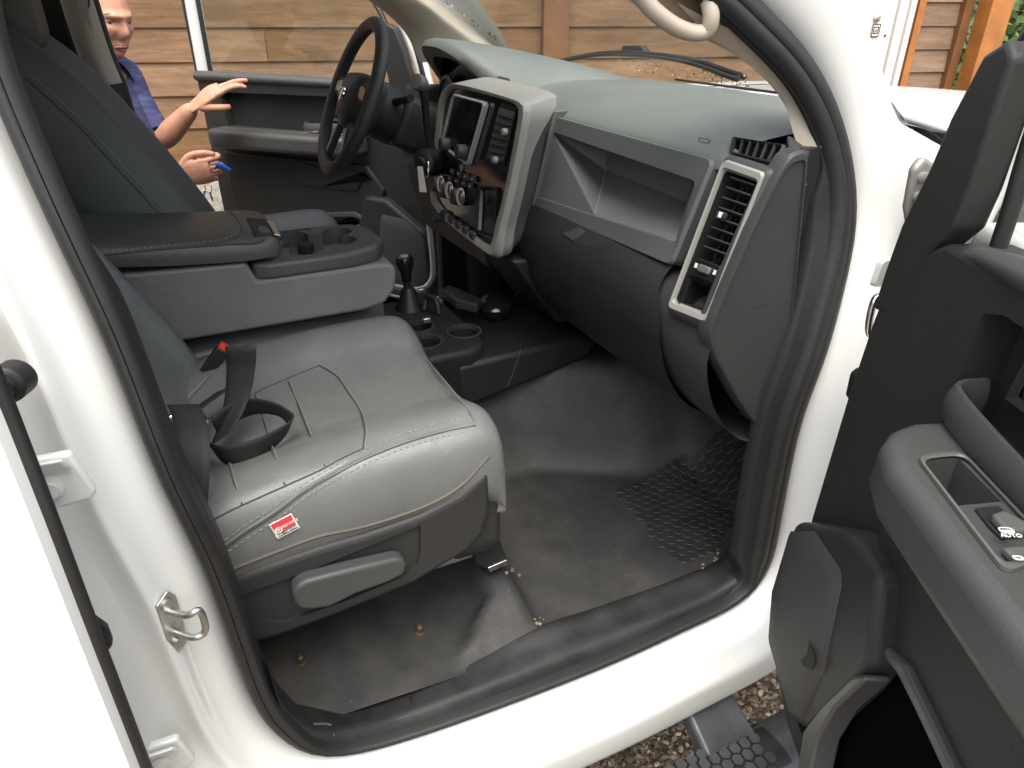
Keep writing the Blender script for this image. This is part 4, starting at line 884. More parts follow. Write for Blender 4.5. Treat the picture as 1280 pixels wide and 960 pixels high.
# ---- centre stack
F00, F10, F11, F01 = P(551, 112, y=.668), P(650, 135, y=.668), P(625, 318, y=.605), P(536, 262, y=.60)
F00 = V((-.215, .660, 1.462)); F10 = V((.172, .660, 1.458)); F11 = V((.160, .612, 1.118)); F01 = V((-.165, .612, 1.118))
fq = [F00, F10, F11, F01]; fn = (F10 - F00).cross(F01 - F00).normalized()
if fn.y > 0: fn = -fn
fc = sum(fq, V()) / 4
def fx(px, py, o=0):
    D = ray(px, py); q = F00 + fn * o; return CAM + D * ((q - CAM).dot(fn) / D.dot(fn))
band = [(556, 108), (600, 97), (640, 108), (672, 118)]
# silver band: hoop round the stack, sweeping back into the dash
so_ = [fx(548, 130), fx(556, 110), fx(572, 104), fx(640, 122), fx(655, 130), fx(659, 145), fx(640, 240), fx(628, 290), fx(622, 322), fx(600, 312), fx(560, 280), fx(540, 255), fx(538, 235), fx(543, 180)]
si_ = [fx(553, 134), fx(560, 117), fx(574, 110), fx(634, 126), fx(645, 134), fx(647, 150), fx(630, 240), fx(618, 285), fx(613, 306), fx(598, 298), fx(562, 270), fx(546, 250), fx(544, 235), fx(548, 182)]
NB = 72
so_r = cr(so_, NB, True); si_r = cr(si_, NB, True)
def back(p, d):   # push towards the dash body
    k = (p.x - fc.x) / .2
    return p + V((-.035 * max(0, k) * d / .1, d, .012 * d / .1 if p.z > 1.40 else 0))
def dz_(p): return lin(.42, 1, sst(1.36, 1.46, p.z))
bandm = rings('center_stack', [[back(p, .085 * dz_(p)) for p in so_r], [back(p, .05 * dz_(p)) for p in so_r], [p + V((0, .008, 0)) for p in so_r], [p.lerp(q, .25) + fn * .004 for p, q in zip(so_r, si_r)], [p.lerp(q, .8) + fn * .003 for p, q in zip(so_r, si_r)], si_r, [q - fn * .012 for q in si_r]], M['silver'], dash, smooth=50)
rings('stack_side', [[back(p, .082 * dz_(p)).lerp(fc, .015) for p in so_r], [back(p, .105 * lin(.75, 1, sst(1.36, 1.46, p.z))).lerp(fc, .10) for p in so_r], [back(p, .16).lerp(fc, .30) for p in so_r]], M['gray'], bandm, smooth=50)
rings('stack_face', [[q - fn * .006 for q in si_r], [q.lerp(fc, .5) - fn * .006 for q in si_r]], M['gloss'], bandm, cap1=True)
# radio with chrome surround
rq_ = [fx(569, 117), fx(610, 128), fx(587, 208), fx(553, 182)]
rc = sum(rq_, V()) / 4
rr_ = rquad(rq_, .014, 6)
rings('radio_surround', [[p - fn * .004 for p in rr_], [p + fn * .006 for p in rr_], [p.lerp(rc, .035) + fn * .009 for p in rr_], [p.lerp(rc, .08) + fn * .006 for p in rr_], [p.lerp(rc, .09) - fn * .002 for p in rr_]], M['chrome'], bandm)
for o_ in bandm.children:
    if o_.name.startswith('radio_surround'): o_.data.materials.clear(); o_.data.materials.append(M['satin'])
rad = prism('radio', [p.lerp(rc, .085) - fn * .003 for p in rr_], fn * .006, M['gloss'], bandm)
M['screen'] = mat('dark_screen', (.012, .013, .015), .06)
prism('radio_screen', [fx(571, 124, .003), fx(604, 133, .003), fx(594, 168, .003), fx(564, 158, .003)], fn * .0015, M['screen'], bandm)
for q in ((561, 181), (582, 190)): lathe('radio_knob', [(0, 0), (.017, 0), (.018, .004), (.016, .022), (.014, .024), (0, .024)], fx(*q, .002), fn, M['char'], bandm, 20)
for q in ((552, 230), (563, 238), (577, 246)):
    k_ = lathe('climate_knob', [(0, 0), (.021, 0), (.022, .008), (.019, .026), (.017, .027)], fx(*q, -.004), fn, M['char'], bandm, 24)
    lathe('knob_ring', [(.0195, 0), (.021, .003), (.0195, .006), (.0185, .006)], fx(*q, .021), fn, M['satin'], bandm, 24)
    lathe('knob_face', [(0, 0), (.0165, .0), (.016, .0018), (.013, .0012), (0, .0012)], fx(*q, .0272), fn, M['gloss'], bandm, 20)
    prism('knob_mark', [fx(q[0] + a, q[1] + b, .029) for a, b in ((-.6, -3.6), (.9, -3.4), (.8, -.8), (-.7, -.9))], fn * .0006, M['ink'], bandm)
# centre vents to the right of the radio
vv_ = [fx(626, 128), fx(645, 134), fx(628, 208), fx(607, 204)]
prism('vent_box', [p - fn * .003 for p in vv_], fn * .003, M['dark'], bandm)
for k in range(7):
    t = .08 + k * .12; a, b = vv_[0].lerp(vv_[3], t), vv_[1].lerp(vv_[2], t); prism('vent_slat', [a, b, b + fn * .004 + V((0, 0, -.012)), a + fn * .004 + V((0, 0, -.012))], fn * .002 + V((0, 0, -.002)), M['char'], bandm)
for q in ((633, 165), (621, 200)): lathe('vent_tab', [(0, 0), (.008, 0), (.007, .010), (0, .011)], fx(*q, .004), fn, M['silver'], bandm, 10)
for k in range(4):
    for j in range(2):
        c_ = fx(566 + k * 8.5 - j * 3, 214 + k * 3.2 + j * 9, .0); e1_ = (F10 - F00).normalized(); e2_ = fn.cross(e1_)
        bt_ = from_bm('climate_button', prism_bm(rrect(c_, e1_, e2_, .026, .013, .003), fn * .003), M['char'], bandm)
        from_bm('button_mark', prism_bm(rrect(c_ + fn * .0032, e1_, e2_, .009, .0022, .0008, 3), fn * .0004), M['ink'], bandm)
# storage slot and switch row
sl4 = [fx(600, 232), fx(622, 234), fx(618, 300), fx(597, 292)]
sc4 = sum(sl4, V()) / 4
rings('phone_slot', [rquad([p + fn * 0 for p in sl4], .008), rquad([p.lerp(sc4, .05) + fn * .002 for p in sl4], .008), rquad([p.lerp(sc4, .15) - fn * .005 for p in sl4], .006), rquad([p.lerp(sc4, .2) - fn * .05 for p in sl4], .006)], M['gloss'], bandm, cap1=True)
for k in range(5):
    a = fx(556 + k * 9, 268 + k * 6.5, .0); box('rocker_switch', a + fn * .002, (.03, .012, .018), M['char'], bandm, .003)
kb = lathe('trailer_lever', [(0, 0), (.012, 0), (.013, .02), (0, .022)], fx(551, 272, 0), fn, M['char'], bandm, 14)
# tray on the top of the stack
tr4 = [P(602, 98, z=1.478), P(628, 99, z=1.478), P(654, 110, z=1.478), P(632, 110, z=1.478)]
prism('top_tray', tr4, (0, 0, .002), M['dark'], bandm)
# ---- steering column, wheel, stalk
wc = V((-.40, .452, 1.432)); wn = V((0, -math.cos(R_(25)), math.sin(R_(25)))); wx = V((1, 0, 0)); wy = wn.cross(wx)
if wy.z < 0: wy = -wy
def ww(a, b, o=0): return wc + wx * a + wy * b + wn * o
WR = .188
wh = tube('steering_wheel', [ww(WR * math.cos(R_(t)), WR * math.sin(R_(t))) for t in range(0, 360, 15)], .0165, M['leatherw'] if 'leatherw' in M else M['char'], T, n=72, seg=14, closed=True, flat=(1, 1.1))
hub = [ww(a, b, -.012) for a, b in ((-.085, .055), (-.05, .068), (.05, .068), (.085, .055), (.075, -.02), (.045, -.065), (0, -.08), (-.045, -.065), (-.075, -.02))]
hc_ = sum(hub, V()) / len(hub); hub = cr(hub, 40, True)
rings('horn_pad', [[p - wn * .05 for p in hub], [p for p in hub], [p.lerp(hc_, .12) + wn * .02 for p in hub], [p.lerp(hc_, .5) + wn * .034 for p in hub], [p.lerp(hc_, .9) + wn * .036 for p in hub]], M['char'], wh, cap1=True)
for sx in (-1, 1):
    prism('spoke', [ww(sx * a, b, -.014) for a, b in ((.07, .05), (.18, .042), (.184, -.005), (.07, -.005))], wn * .018, M['char'], wh, .006)
    prism('spoke_buttons', [ww(sx * a, b, .004) for a, b in ((.09, .038), (.15, .033), (.15, .002), (.09, .004))], wn * .006, M['gloss'], wh, .003)
    prism('lower_spoke', [ww(sx * a, b, -.016) for a, b in ((.032, -.06), (.055, -.055), (.095, -.155), (.06, -.172))], wn * .014, M['char'], wh, .005)
    prism('spoke_inlay', [ww(sx * a, b, -.001) for a, b in ((.042, -.075), (.052, -.073), (.082, -.145), (.066, -.153))], wn * .003, M['silver'], wh, .002)
# chrome ram's-head badge: mask and two curled horns
bm = prism_bm([ww(a, b, .022) for a, b in ((-.009, .012), (.009, .012), (.007, -.006), (.0035, -.018), (-.0035, -.018), (-.007, -.006))], wn * .006)
for sx in (-1, 1): tube_bm([ww(sx * a, b, .026) for a, b in ((.006, .011), (.016, .014), (.022, .004), (.019, -.008), (.012, -.010))], [.0045, .004, .002], 8, 16, bm=bm)
from_bm('ram_badge', bm, M['chrome'], wh)
lathe('column_shroud', [(.072, 0), (.075, .05), (.07, .10), (.074, .12), (.085, .20), (.085, .34)], wc - wn * .065, -wn, M['black'], T, 28)
clr = [M['char']]
sh = prism('column_cover', [ww(a, b, -.115) for a, b in ((-.07, .07), (.07, .07), (.085, .02), (.075, -.07), (-.075, -.07), (-.085, .02))], -wn * .16, M['black'], T, .02)
tube('wiper_stalk', [ww(.05, .03, -.09), ww(.10, .045, -.10), ww(.15, .055, -.10)], .010, M['black'], T, n=12)
kt = P(527, 105, x=-.235); kb_ = P(545, 203, x=-.275)
sft = tube('column_shifter', [kb_, kb_.lerp(kt, .35) + V((-.004, -.006, 0)), kb_.lerp(kt, .8) + V((0, 0, 0)), kt], [.012, .0095, .0095, .012], M['black'], T, n=20)
lathe('shifter_knob', [(0, -.012), (.015, -.010), (.0195, .0), (.0195, .02), (.0175, .026), (0, .028)], kt, V((.55, -.75, .3)), M['swg'], sft, 22)
ig = P(537, 175, x=-.24); lathe('ignition_lock', [(.034, -.04), (.034, 0), (.028, .006), (.016, .008), (.014, .016), (0, .016)], P(530, 218, x=-.25) + V((0, .0, .03)), V((.5, -.85, 0)), M['black'], T, 20)
# stalk boot on the column
lathe('shifter_boot', [(.04, -.03), (.04, 0), (.03, .012), (.016, .016), (0, .016)], kb_ + V((0, .01, -.015)), V((.5, -.7, .4)), M['gloss'], T, 20)
# key and white tag hanging from the lock
kk = P(533, 207, x=-.235)
tag_ = thing('key_with_tag', 'key with a long white paper tag hanging from the steering column', 'key', kk)
prism('key', [kk + V((a, 0, b)) for a, b in ((-.012, .012), (.012, .012), (.014, -.012), (-.010, -.014))], (0, .006, 0), M['chrome'], tag_, .002)
tube('ring', [kk + V((.012 * math.cos(a), .0, -.016 + .012 * math.sin(a))) for a in [2 * math.pi * i / 10 for i in range(10)]], .0015, M['chrome'], tag_, n=24, closed=True)
t0, t1 = P(525, 208, x=-.23), P(529, 240, x=-.23)
dv = (t1 - t0).normalized(); sv = dv.cross(V((.6, -.8, 0))).normalized()
prism('paper_tag', [t0 + sv * .008, t1 + sv * .011, t1 - sv * .011, t0 - sv * .008], V((.6, -.8, 0)) * .001, M['tagwhite'], tag_, 0)
# wiper and cowl litter seen through the glass
wp_ = [P(700, 76, y=1.56), P(760, 66, y=1.56), P(850, 72, y=1.50), P(930, 96, y=1.36)]
wip = tube('wiper', wp_, .008, M['black'], T, n=24)
tube('wiper_blade', [p + V((.0, -.02, -.006)) for p in wp_], .006, M['rubber'], wip, n=24)
prism('wiper_pivot', [P(*q, y=1.56) for q in ((775, 66), (778, 57), (800, 57), (806, 66), (790, 64), (784, 64))], (0, .03, 0), M['black'], wip, .003)
bm = bmesh.new()
for i in range(230):
    a = random.random(); p = P(770 + a * 170, 80 + a * 22 + random.uniform(-7, 7), y=lin(1.53, 1.33, a)); s_ = random.uniform(.0015, .005)
    u = V((random.gauss(0, 1), random.gauss(0, 1), random.gauss(0, 1))).normalized(); v_ = u.orthogonal().normalized()
    bm.faces.new([bm.verts.new(p + u * s_), bm.verts.new(p + v_ * s_ * .6), bm.verts.new(p - u * s_), bm.verts.new(p - v_ * s_ * .6)])
for i in range(40):
    a = random.random(); p = P(532 + a * 75 + 6, 0 + a * 54, x=-.63 - .08 * a) + V((0, .03, random.uniform(0, .01))); s_ = random.uniform(.003, .007)
    u = V((random.gauss(0, 1), random.gauss(0, 1), random.gauss(0, 1))).normalized(); v_ = u.orthogonal().normalized()
    bm.faces.new([bm.verts.new(p + u * s_), bm.verts.new(p + v_ * s_ * .6), bm.verts.new(p - u * s_), bm.verts.new(p - v_ * s_ * .6)])
tag(from_bm('leaf_litter', bm, M['deadleaf'], None, 0), 'dry yellow leaf litter caught along the base of the windscreen', kind='stuff')
# ------------------------------------------------------------------ floor
def hexmask(): pass
def fl_z(x, y):
    xb = .24 + .14 * sst(.62, .95, y); t = 1 - sst(xb - .17, xb + .01, x)
    z = .592 + .245 * t + .02 * sst(.3, .0, y)
    toe = max(0, y - 1.02); z += toe * .75 * sst(.10, .3, x + .15 * sst(1.0, 1.2, y))
    # two soft swellings in the vinyl over the gearbox bell and the wheel house
    z += .10 * math.exp(-((x - .30) / .10) ** 2 - ((y - 1.06) / .13) ** 2)
    z += .11 * math.exp(-((x - .60) / .13) ** 2 - ((y - 1.20) / .10) ** 2)
    yr = .385 - 1.0 * max(0, x - .62)
    z += lin(.058, .022, sst(.60, .71, x)) * (1 - sst(.440, .455, y)) * sst(yr - .035, yr + .005, y) * sst(.30, .45, x) * (1 - sst(.705, .72, x))
    z += .004 * math.sin(9 * x + 4 * y) * math.sin(7 * y)
    z -= .012 * math.exp(-((y - .20) / .02) ** 2) * sst(.70, .66, x) * sst(.45, .5, x) + .012 * math.exp(-((y - .03) / .015) ** 2) * sst(.70, .66, x) * sst(.45, .5, x)
    return z
rows = []
for i in range(120):
    y = -.45 + i / 119 * 1.78; rows.append([V((x, y, fl_z(abs(x), y))) for x in [(-.74 + 1.48 * j / 99) for j in range(100)]])
bm = grid_bm(rows); flo = from_bm('floor_vinyl', bm, M['floor'], T, 70)
fb = bvh_of(flo)
# honeycomb heel pad moulded into the mat
bm = bmesh.new(); pitch = .0235
cq = [(764, 612), (905, 530), (938, 560), (905, 690), (846, 702)]
c3 = [hit(fb, *q, lift=0) for q in cq]; c2 = [(p.x, p.y) for p in c3]
def inside(x, y, poly):
    r_ = False; j = len(poly) - 1
    for i in range(len(poly)):
        if (poly[i][1] > y) != (poly[j][1] > y) and x < (poly[j][0] - poly[i][0]) * (y - poly[i][1]) / (poly[j][1] - poly[i][1]) + poly[i][0]: r_ = not r_
        j = i
    return r_
for i in range(-5, 60):
    for j in range(-5, 40):
        x, y = .2 + j * pitch * .866, .5 + i * pitch + (pitch / 2 if j % 2 else 0)
        if inside(x, y, c2):
            L_ = [[V((x + r_ * math.cos(R_(60 * k)), y + r_ * math.sin(R_(60 * k)), fl_z(x + r_ * math.cos(R_(60 * k)), y + r_ * math.sin(R_(60 * k))) + h_)) for k in range(6)] for r_, h_ in ((.0128, -.001), (.0123, .0012), (.0112, .002), (.0100, .002))]
            rings('', L_, None, None, cap1=True, bm=bm, keep=True)
from_bm('heel_pad', bm, M['heel'], flo, 40)
# seat bolts left in the floor
for q in ((377, 829), (525, 791)):
    p = hit(fb, *q, lift=0)
    if p: lathe('floor_bolt', [(0, 0), (.011, 0), (.011, .003), (.006, .004), (.0065, .017), (.004, .020), (0, .02)], p, (0, 0, 1), M['rust'], flo, 12)
# crumbs and grit along the sill edge
bm = bmesh.new()
for q, n in (((673, 779), 5), ((884, 708), 7), ((642, 715), 4), ((900, 697), 5)):
    for i in range(n):
        p = hit(fb, q[0] + random.uniform(-9, 9), q[1] + random.uniform(-6, 6), lift=.003)
        if p: bmesh.ops.create_icosphere(bm, subdivisions=1, radius=random.uniform(.002, .0045), matrix=Matrix.Translation(p))
tag(from_bm('grit', bm, M['tagwhite'] if False else M['gravel_a'], None, 0), 'pale grit lying along the edge of the vinyl floor and sill plate', kind='stuff')

# ------------------------------------------------------------------ seats
SEC = [(.62, .845), (.655, .885), (.670, .93), (.671, .985), (.662, 1.018), (.636, 1.034), (.59, 1.035), (.53, 1.016), (.47, .998), (.365, .988), (.255, .996), (.195, 1.022), (.145, 1.032), (.102, 1.014), (.079, .96), (.078, .88)]
ROWS = [(-.25, -.055, 0), (-.12, -.034, 0), (.0, -.012, 0), (.12, .0, 0), (.24, .006, 0), (.33, .008, .001), (.378, .004, .004), (.400, -.010, .008), (.411, -.032, .012), (.416, -.065, .016), (.416, -.11, .02), (.402, -.155, .028)]
def cushion(name, par, fx_, dz, dy, m_):
    rows = []
    for y, d, ins in ROWS:
        rows.append([V((fx_(lin(x, .37, ins / .3)), y + dy - .012 * (abs(x - .37) / .3) ** 4 * sst(.2, .4, y), max(z + d, .845) + dz)) for x, z in SEC])
    return sheet(name, rows, m_, par, 70, 60, smooth=80)
class seat_: pass
def dashes(name, tree, pix, m_, par, r=.0009, L=.006, gap=.004, lift=.0012):
    q = [hit(tree, a, b, lift) for a, b in pix]; q = [p for p in q if p]
    if len(q) < 2: return
    tot = sum((b - a).length for a, b in zip(q, q[1:])); n = int(tot / (L + gap)); pts = cr(q, n * 4 + 1); bm = bmesh.new()
    for i in range(n): tube_bm([pts[4 * i], pts[4 * i + 1], pts[4 * i + 2]], r, 5, 3, bm=bm)
    return from_bm(name, bm, m_, par)
PS = cushion('passenger_seat', T, lambda x: x, 0, 0, M['leather'])
pb_ = bvh_of(PS)
edge_top = [(268, 691), (305, 664), (344, 639), (380, 612), (419, 589), (460, 568), (506, 550), (550, 537), (594, 528)]
seam('edge_seam', pb_, edge_top, .0022, M['leather_side'], PS, .0004, 60)
seam('edge_seam', pb_, [(a + 1, b + 4) for a, b in edge_top], .0013, M['groove'], PS, .0002, 60)
dashes('stitching', pb_, [(a - 2, b - 5 - (694 - b) * .012) for a, b in edge_top], M['thread'], PS)
dashes('stitching', pb_, [(a + 3, b + 9) for a, b in edge_top], M['thread'], PS)
seam('edge_seam', pb_, [(594, 528), (582, 508), (562, 482), (532, 448), (504, 416), (492, 402)], .0018, M['leather_side'], PS, .0003, 50)
ins = [(240, 531), (290, 512), (320, 491), (360, 473), (399, 457), (420, 470), (436, 492), (450, 514), (456, 538), (454, 561), (430, 572), (400, 588), (360, 606), (300, 633), (256, 655)]
seam('insert_seam', pb_, ins[:5], .0013, M['groove'], PS, .0004, 50); seam('insert_seam', pb_, ins[4:10], .0019, M['groove'], PS, .0004, 40); seam('insert_thread', pb_, [(a + 2, b - 1) for a, b in ins[4:10]], .0009, M['thread'], PS, .0005, 40); seam('insert_seam', pb_, ins[9:], .0013, M['groove'], PS, .0004, 40)
for l in ([(360, 476), (372, 505), (388, 545), (406, 582)], [(319, 494), (330, 528), (343, 570), (356, 606)], [(282, 560), (290, 595), (303, 631)]):
    seam('rib_seam', pb_, l, .0016, M['groove'], PS, .0002, 20); seam('rib_thread', pb_, [(a + 2, b) for a, b in l], .0009, M['thread'], PS, .0004, 20)
seam('base_piping', pb_, [(281, 715), (340, 692), (397, 671), (460, 657), (528, 634), (575, 608), (611, 570)], .0042, M['pipe'], PS, -.0015, 60)
# red maker's patch sewn into the seam
a, b, c, d = [hit(pb_, *q, lift=.002) for q in ((337, 653), (364, 639), (373, 656), (346, 673))]
exl = (b - a).normalized(); eyl = (a - d); eyl = (eyl - exl * eyl.dot(exl)).normalized(); enl = exl.cross(eyl); pw, phh = .5 * ((b - a).length + (c - d).length), .5 * ((a - d).length + (b - c).length); pc = (a + b + c + d) / 4 + enl * .002
def px_(u, v_, o=0): return pc + exl * (u * pw / 2) + eyl * (v_ * phh / 2) + enl * o
patch = prism('maker_patch', [px_(-1, -1), px_(1, -1), px_(1, 1), px_(-1, 1)], enl * .0018, M['tagwhite'], PS, .0005)
prism('patch_red', [px_(-.86, -.34, .0018), px_(.86, -.34, .0018), px_(.9, .92, .0018), px_(-.9, .92, .0018)], enl * .0005, M['tagred'], patch, 0)
prism('patch_band', [px_(-.86, -.86, .0018), px_(.86, -.86, .0018), px_(.86, -.38, .0018), px_(-.86, -.38, .0018)], enl * .0004, M['gray'], patch, 0)
rings('patch_emblem', [[px_(-.55, -.02, .0025) + (exl * math.cos(t) + eyl * math.sin(t)) * r_ for t in [2 * math.pi * i / 20 for i in range(20)]] for r_ in (.0056, .0036)], M['tagwhite'], patch)
lathe('patch_emblem', [(0, 0), (.0018, 0), (.0018, .0003), (0, .0003)], px_(-.55, -.02, .0023), enl, M['tagwhite'], patch, 10)
text_obj('patch_text', 'ROADWIRE', px_(.22, .10, .0025), exl, eyl, .0065, M['tagwhite'], patch, .0002, .0001)
text_obj('patch_text', 'REAL \u2022 LEATHER', px_(0, -.62, .0024), exl, eyl, .0050, M['tagwhite'], patch, .0002, .0001)
# plastic side shield with recess and recline lever
SX = .672
sh_px = [(284, 742), (287, 725), (340, 706), (397, 686), (460, 668), (524, 646), (575, 620), (612, 588), (614, 640), (606, 668), (586, 690), (520, 730), (420, 771), (345, 799), (312, 808), (300, 786)]
shield = prism('seat_shield', [P(*q, x=SX) for q in sh_px], (-.06, 0, 0), M['shield'] if 'shield' in M else M['char'], PS, .012, 4)
rc_px = [(292, 744), (400, 704), (524, 653), (524, 690), (519, 704), (504, 717), (430, 748), (356, 774), (338, 775), (318, 768)]
cut(baked(shield), [prism_bm([P(*q, x=SX - .007) for q in rc_px], (.03, 0, 0))])
lv_px = [(361, 728), (366, 719), (378, 712), (430, 699), (487, 686), (498, 686), (503, 692), (500, 705), (480, 715), (440, 729), (408, 745), (388, 748), (372, 748), (364, 741)]
lev = prism('recline_lever', [P(*q, x=SX - .004) for q in lv_px], (.028, 0, 0), M['lever'] if 'lever' in M else M['gray'], PS, .008, 4)
prism('front_valance', [V((x, .403, z)) for x, z in ((.645, .885), (.645, .775), (.60, .725), (.16, .725), (.09, .775), (.09, .885))], (0, -.09, 0), M['shield'], PS, .018)
box('seat_pan', (.37, .05, .80), (.50, .60, .09), M['dark'], PS, .01)
# seat rail and bracket at the front foot
for dx in (0, -.40):
    rl = prism('seat_rail', [V((.585 + dx, y, z)) for y, z in ((-.25, .70), (.405, .705), (.405, .745), (-.25, .745))], (-.035, 0, 0), M['steel'], PS, .003)
fp = P(622, 700, x=.60)
prism('rail_bracket', [P(*q, x=.60) for q in ((596, 672), (622, 668), (636, 704), (616, 716), (594, 706))], (-.07, 0, 0), M['dark'], PS, .004)
prism('bracket_edge', [P(*q, x=.603) for q in ((610, 710), (634, 700), (636, 705), (612, 716))], (-.04, 0, 0), M['chrome'], PS, .001)
prism('rail_end', [P(*q, x=.60) for q in ((602, 656), (623, 648), (624, 664), (603, 676))], (-.05, 0, 0), M['steel'], PS, .002)
# backrests
def backrest(name, par, fx_, oy, oz, m_):
    rows = []
    for z, hw, dep, fwd in ((1.0, .25, .15, .0), (1.06, .268, .16, .008), (1.2, .272, .16, .008), (1.35, .268, .15, .0), (1.48, .255, .13, -.012), (1.55, .232, .105, -.03), (1.59, .19, .075, -.05), (1.60, .12, .05, -.062)):
        yc = oy - .015 - (z - 1.0) * .47; row = []
        for u, v_ in ((0, -1), (.7, -1), (.95, -.8), (1.03, -.3), (1.0, .15), (.93, .37), (.80, .42), (.66, .24), (.4, .12), (0, .08), (-.4, .12), (-.66, .24), (-.80, .42), (-.93, .37), (-1.0, .15), (-1.03, -.3), (-.95, -.8), (-.7, -1)):
            row.append(V((fx_(.38 + u * hw), yc + fwd + v_ * dep, z + oz - .05 * max(0, v_) * 0)))
        rows.append(row)
    return sheet(name, rows, m_, par, 72, 50, closed=True, smooth=80)
pbk = backrest('seat_back', PS, lambda x: x, -.075, -.02, M['leather'])
DSt = cushion('driver_seat', T, lambda x: -x, .06, .005, M['leather'])
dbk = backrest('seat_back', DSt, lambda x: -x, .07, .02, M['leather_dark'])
db = bvh_of(dbk)
for o_ in (0, 5): seam('back_seam', db, [(36 - o_, 92 + o_), (70 - o_, 122 + o_), (110 - o_, 160 + o_), (150 - o_, 204 + o_), (180 - o_, 236 + o_), (207 - o_, 266 + o_)], .0016, M['groove'] if o_ else M['leather_side'], dbk, .0004, 40)
# ---- centre seat: cushion and folded-down armrest
cc_ = sheet('center_seat', [[V((x, y - .02 * (abs(x + .02) / .11) ** 4, z + d)) for x, z in ((-.135, .86), (-.135, .97), (-.11, 1.012), (-.02, 1.02), (.05, 1.016), (.078, .98), (.078, .86))] for y, d in ((-.25, -.03), (0, -.005), (.2, .0), (.32, .0), (.36, -.02), (.375, -.06), (.36, -.12))], M['leather'], T, 30, 36, smooth=80)
arm_o = [(-.30, 1.055), (-.10, 1.050), (.31, 1.052), (.36, 1.062), (.385, 1.09), (.392, 1.13), (.386, 1.145), (.36, 1.152), (.105, 1.152), (.09, 1.192), (-.26, 1.205)]
body_c = prism('armrest_body', [V((-.122, y, z)) for y, z in arm_o], (.244, 0, 0), M['leather_side'], cc_, .022, 4)
tb_ = bvh_of(body_c)
# front tray with cup wells
tr_o = [(-.118, .10), (-.118, .30), (-.10, .355), (-.05, .385), (.05, .388), (.10, .36), (.122, .30), (.124, .13), (.112, .10)]
tray = prism('cup_tray', [V((x, y, 1.150)) for x, y in tr_o], (0, 0, .036), M['traym'] if 'traym' in M else M['char'], cc_, .010, 4)
cups = []
for x_, y_, r_ in ((-.052, .205, .037), (.024, .295, .038), (.066, .215, .035), (-.045, .305, .034)): cups.append(lathe_bm([(r_ * .96, -.075), (r_, .0), (r_ * 1.06, .02)], (x_, y_, 1.186), (0, 0, 1), 28))
cups.append(prism_bm([V((x_, y_, 1.158)) for x_, y_ in ((-.06, .20), (.03, .17), (.075, .22), (.03, .31), (-.04, .31))], (0, 0, .06)))
cups.append(prism_bm([V((x_, y_, 1.172)) for x_, y_ in ((-.085, .175), (-.085, .255), (-.105, .255), (-.105, .175))], (0, 0, .06)))
baked(tray); baked(body_c)
for c in cups:
    cut(body_c, [c.copy()]); cut(tray, [c])
prism('tray_divider', [V((x_, y_, 1.160)) for x_, y_ in ((-.012, .222), (.010, .205), (.026, .226), (.004, .243))], (0, 0, .022), M['dark'], tray, .003)
# wells under the holes
for px__, py__, r_ in ((385, 291, .034), (419, 304, .036), (393, 327, .038), (430, 322, .034)): pass
# padded lid
lid_sec = [(-.128, 1.202), (-.132, 1.222), (-.12, 1.243), (-.06, 1.250), (.06, 1.250), (.118, 1.242), (.132, 1.222), (.128, 1.200)]
lr = []
for y, s_, d in ((-.40, 1, .052), (-.25, 1, .030), (-.10, 1, .012), (.03, 1, .0), (.10, .99, -.004), (.138, .95, -.008), (.156, .87, -.014), (.162, .82, -.026), (.156, .8, -.036)):
    lr.append([V((x * s_, y, max(z + d, 1.197 + max(0, d)))) for x, z in lid_sec])
lid = sheet('armrest_lid', lr, M['lidm'] if 'lidm' in M else M['leather_side'], cc_, 44, 44, smooth=80)
lb = bvh_of(lid)
seam('lid_seam', lb, [(122, 320), (200, 312), (280, 306), (330, 300), (348, 290), (346, 280), (325, 274)], .0017, M['groove'], lid, .0003, 50)
seam('lid_seam', lb, [(130, 333), (220, 331), (300, 326), (345, 321), (354, 310)], .002, M['groove'], lid, .0002, 50)
dashes('stitching', lb, [(124, 316), (200, 308), (270, 301), (298, 290), (292, 272), (285, 266)], M['thread'], lid, .0008)
seam('lid_seam', lb, [(124, 319), (200, 311), (272, 304), (301, 291), (295, 272), (287, 265)], .0012, M['groove'], lid, .0002, 50)
lt = [hit(lb, *q, lift=.001) or P(*q, z=1.245) for q in ((309, 275), (332, 276), (343, 297), (318, 297))]
prism('lid_latch', lt, (0, 0, .004), M['black'], lid, .002)
prism('latch_tongue', [lt[2] + V((0, 0, .004)), lt[2].lerp(lt[1], .8) + V((0, 0, .004)), lt[2].lerp(lt[1], .8) + V((.0, .012, .0)), lt[2] + V((0, .012, -.0))], (0, 0, .003), M['steel'], lid, .001)
# ---- belt and buckle on the passenger seat
bk0, bk1 = P(228, 498, x=.20), P(277, 432, x=.20)
bt = [P(240, 488, x=.17), P(266, 448, x=.17), P(279, 434, x=.17)]
d_ = (bt[2] - bt[0]).normalized(); sd__ = d_.cross(V((-.6, .3, .2))).normalized()
buck = prism('belt_buckle', [bt[0] - sd__ * .011, bt[2] - sd__ * .013, bt[2] + sd__ * .013, bt[0] + sd__ * .011], d_.cross(sd__) * .02, M['black'], PS, .004)
prism('release_button', [bt[2] - sd__ * .0105 - d_ * .002, bt[2] + d_ * .010 - sd__ * .010, bt[2] + d_ * .010 + sd__ * .010, bt[2] + sd__ * .0105 - d_ * .002], d_.cross(sd__) * .018 , M['red'], buck, .002)
prism('buckle_stalk', [P(*q, x=.14) for q in ((200, 412), (208, 408), (233, 466), (213, 478))], (-.015, 0, 0), M['black'], PS, .004)
prism('felt_block', [hit(pb_, *q, lift=-.004) or P(*q, z=.97) for q in ((214, 478), (236, 458), (262, 474), (232, 506))], (0, 0, .012), M['leather_side'], PS, .004)
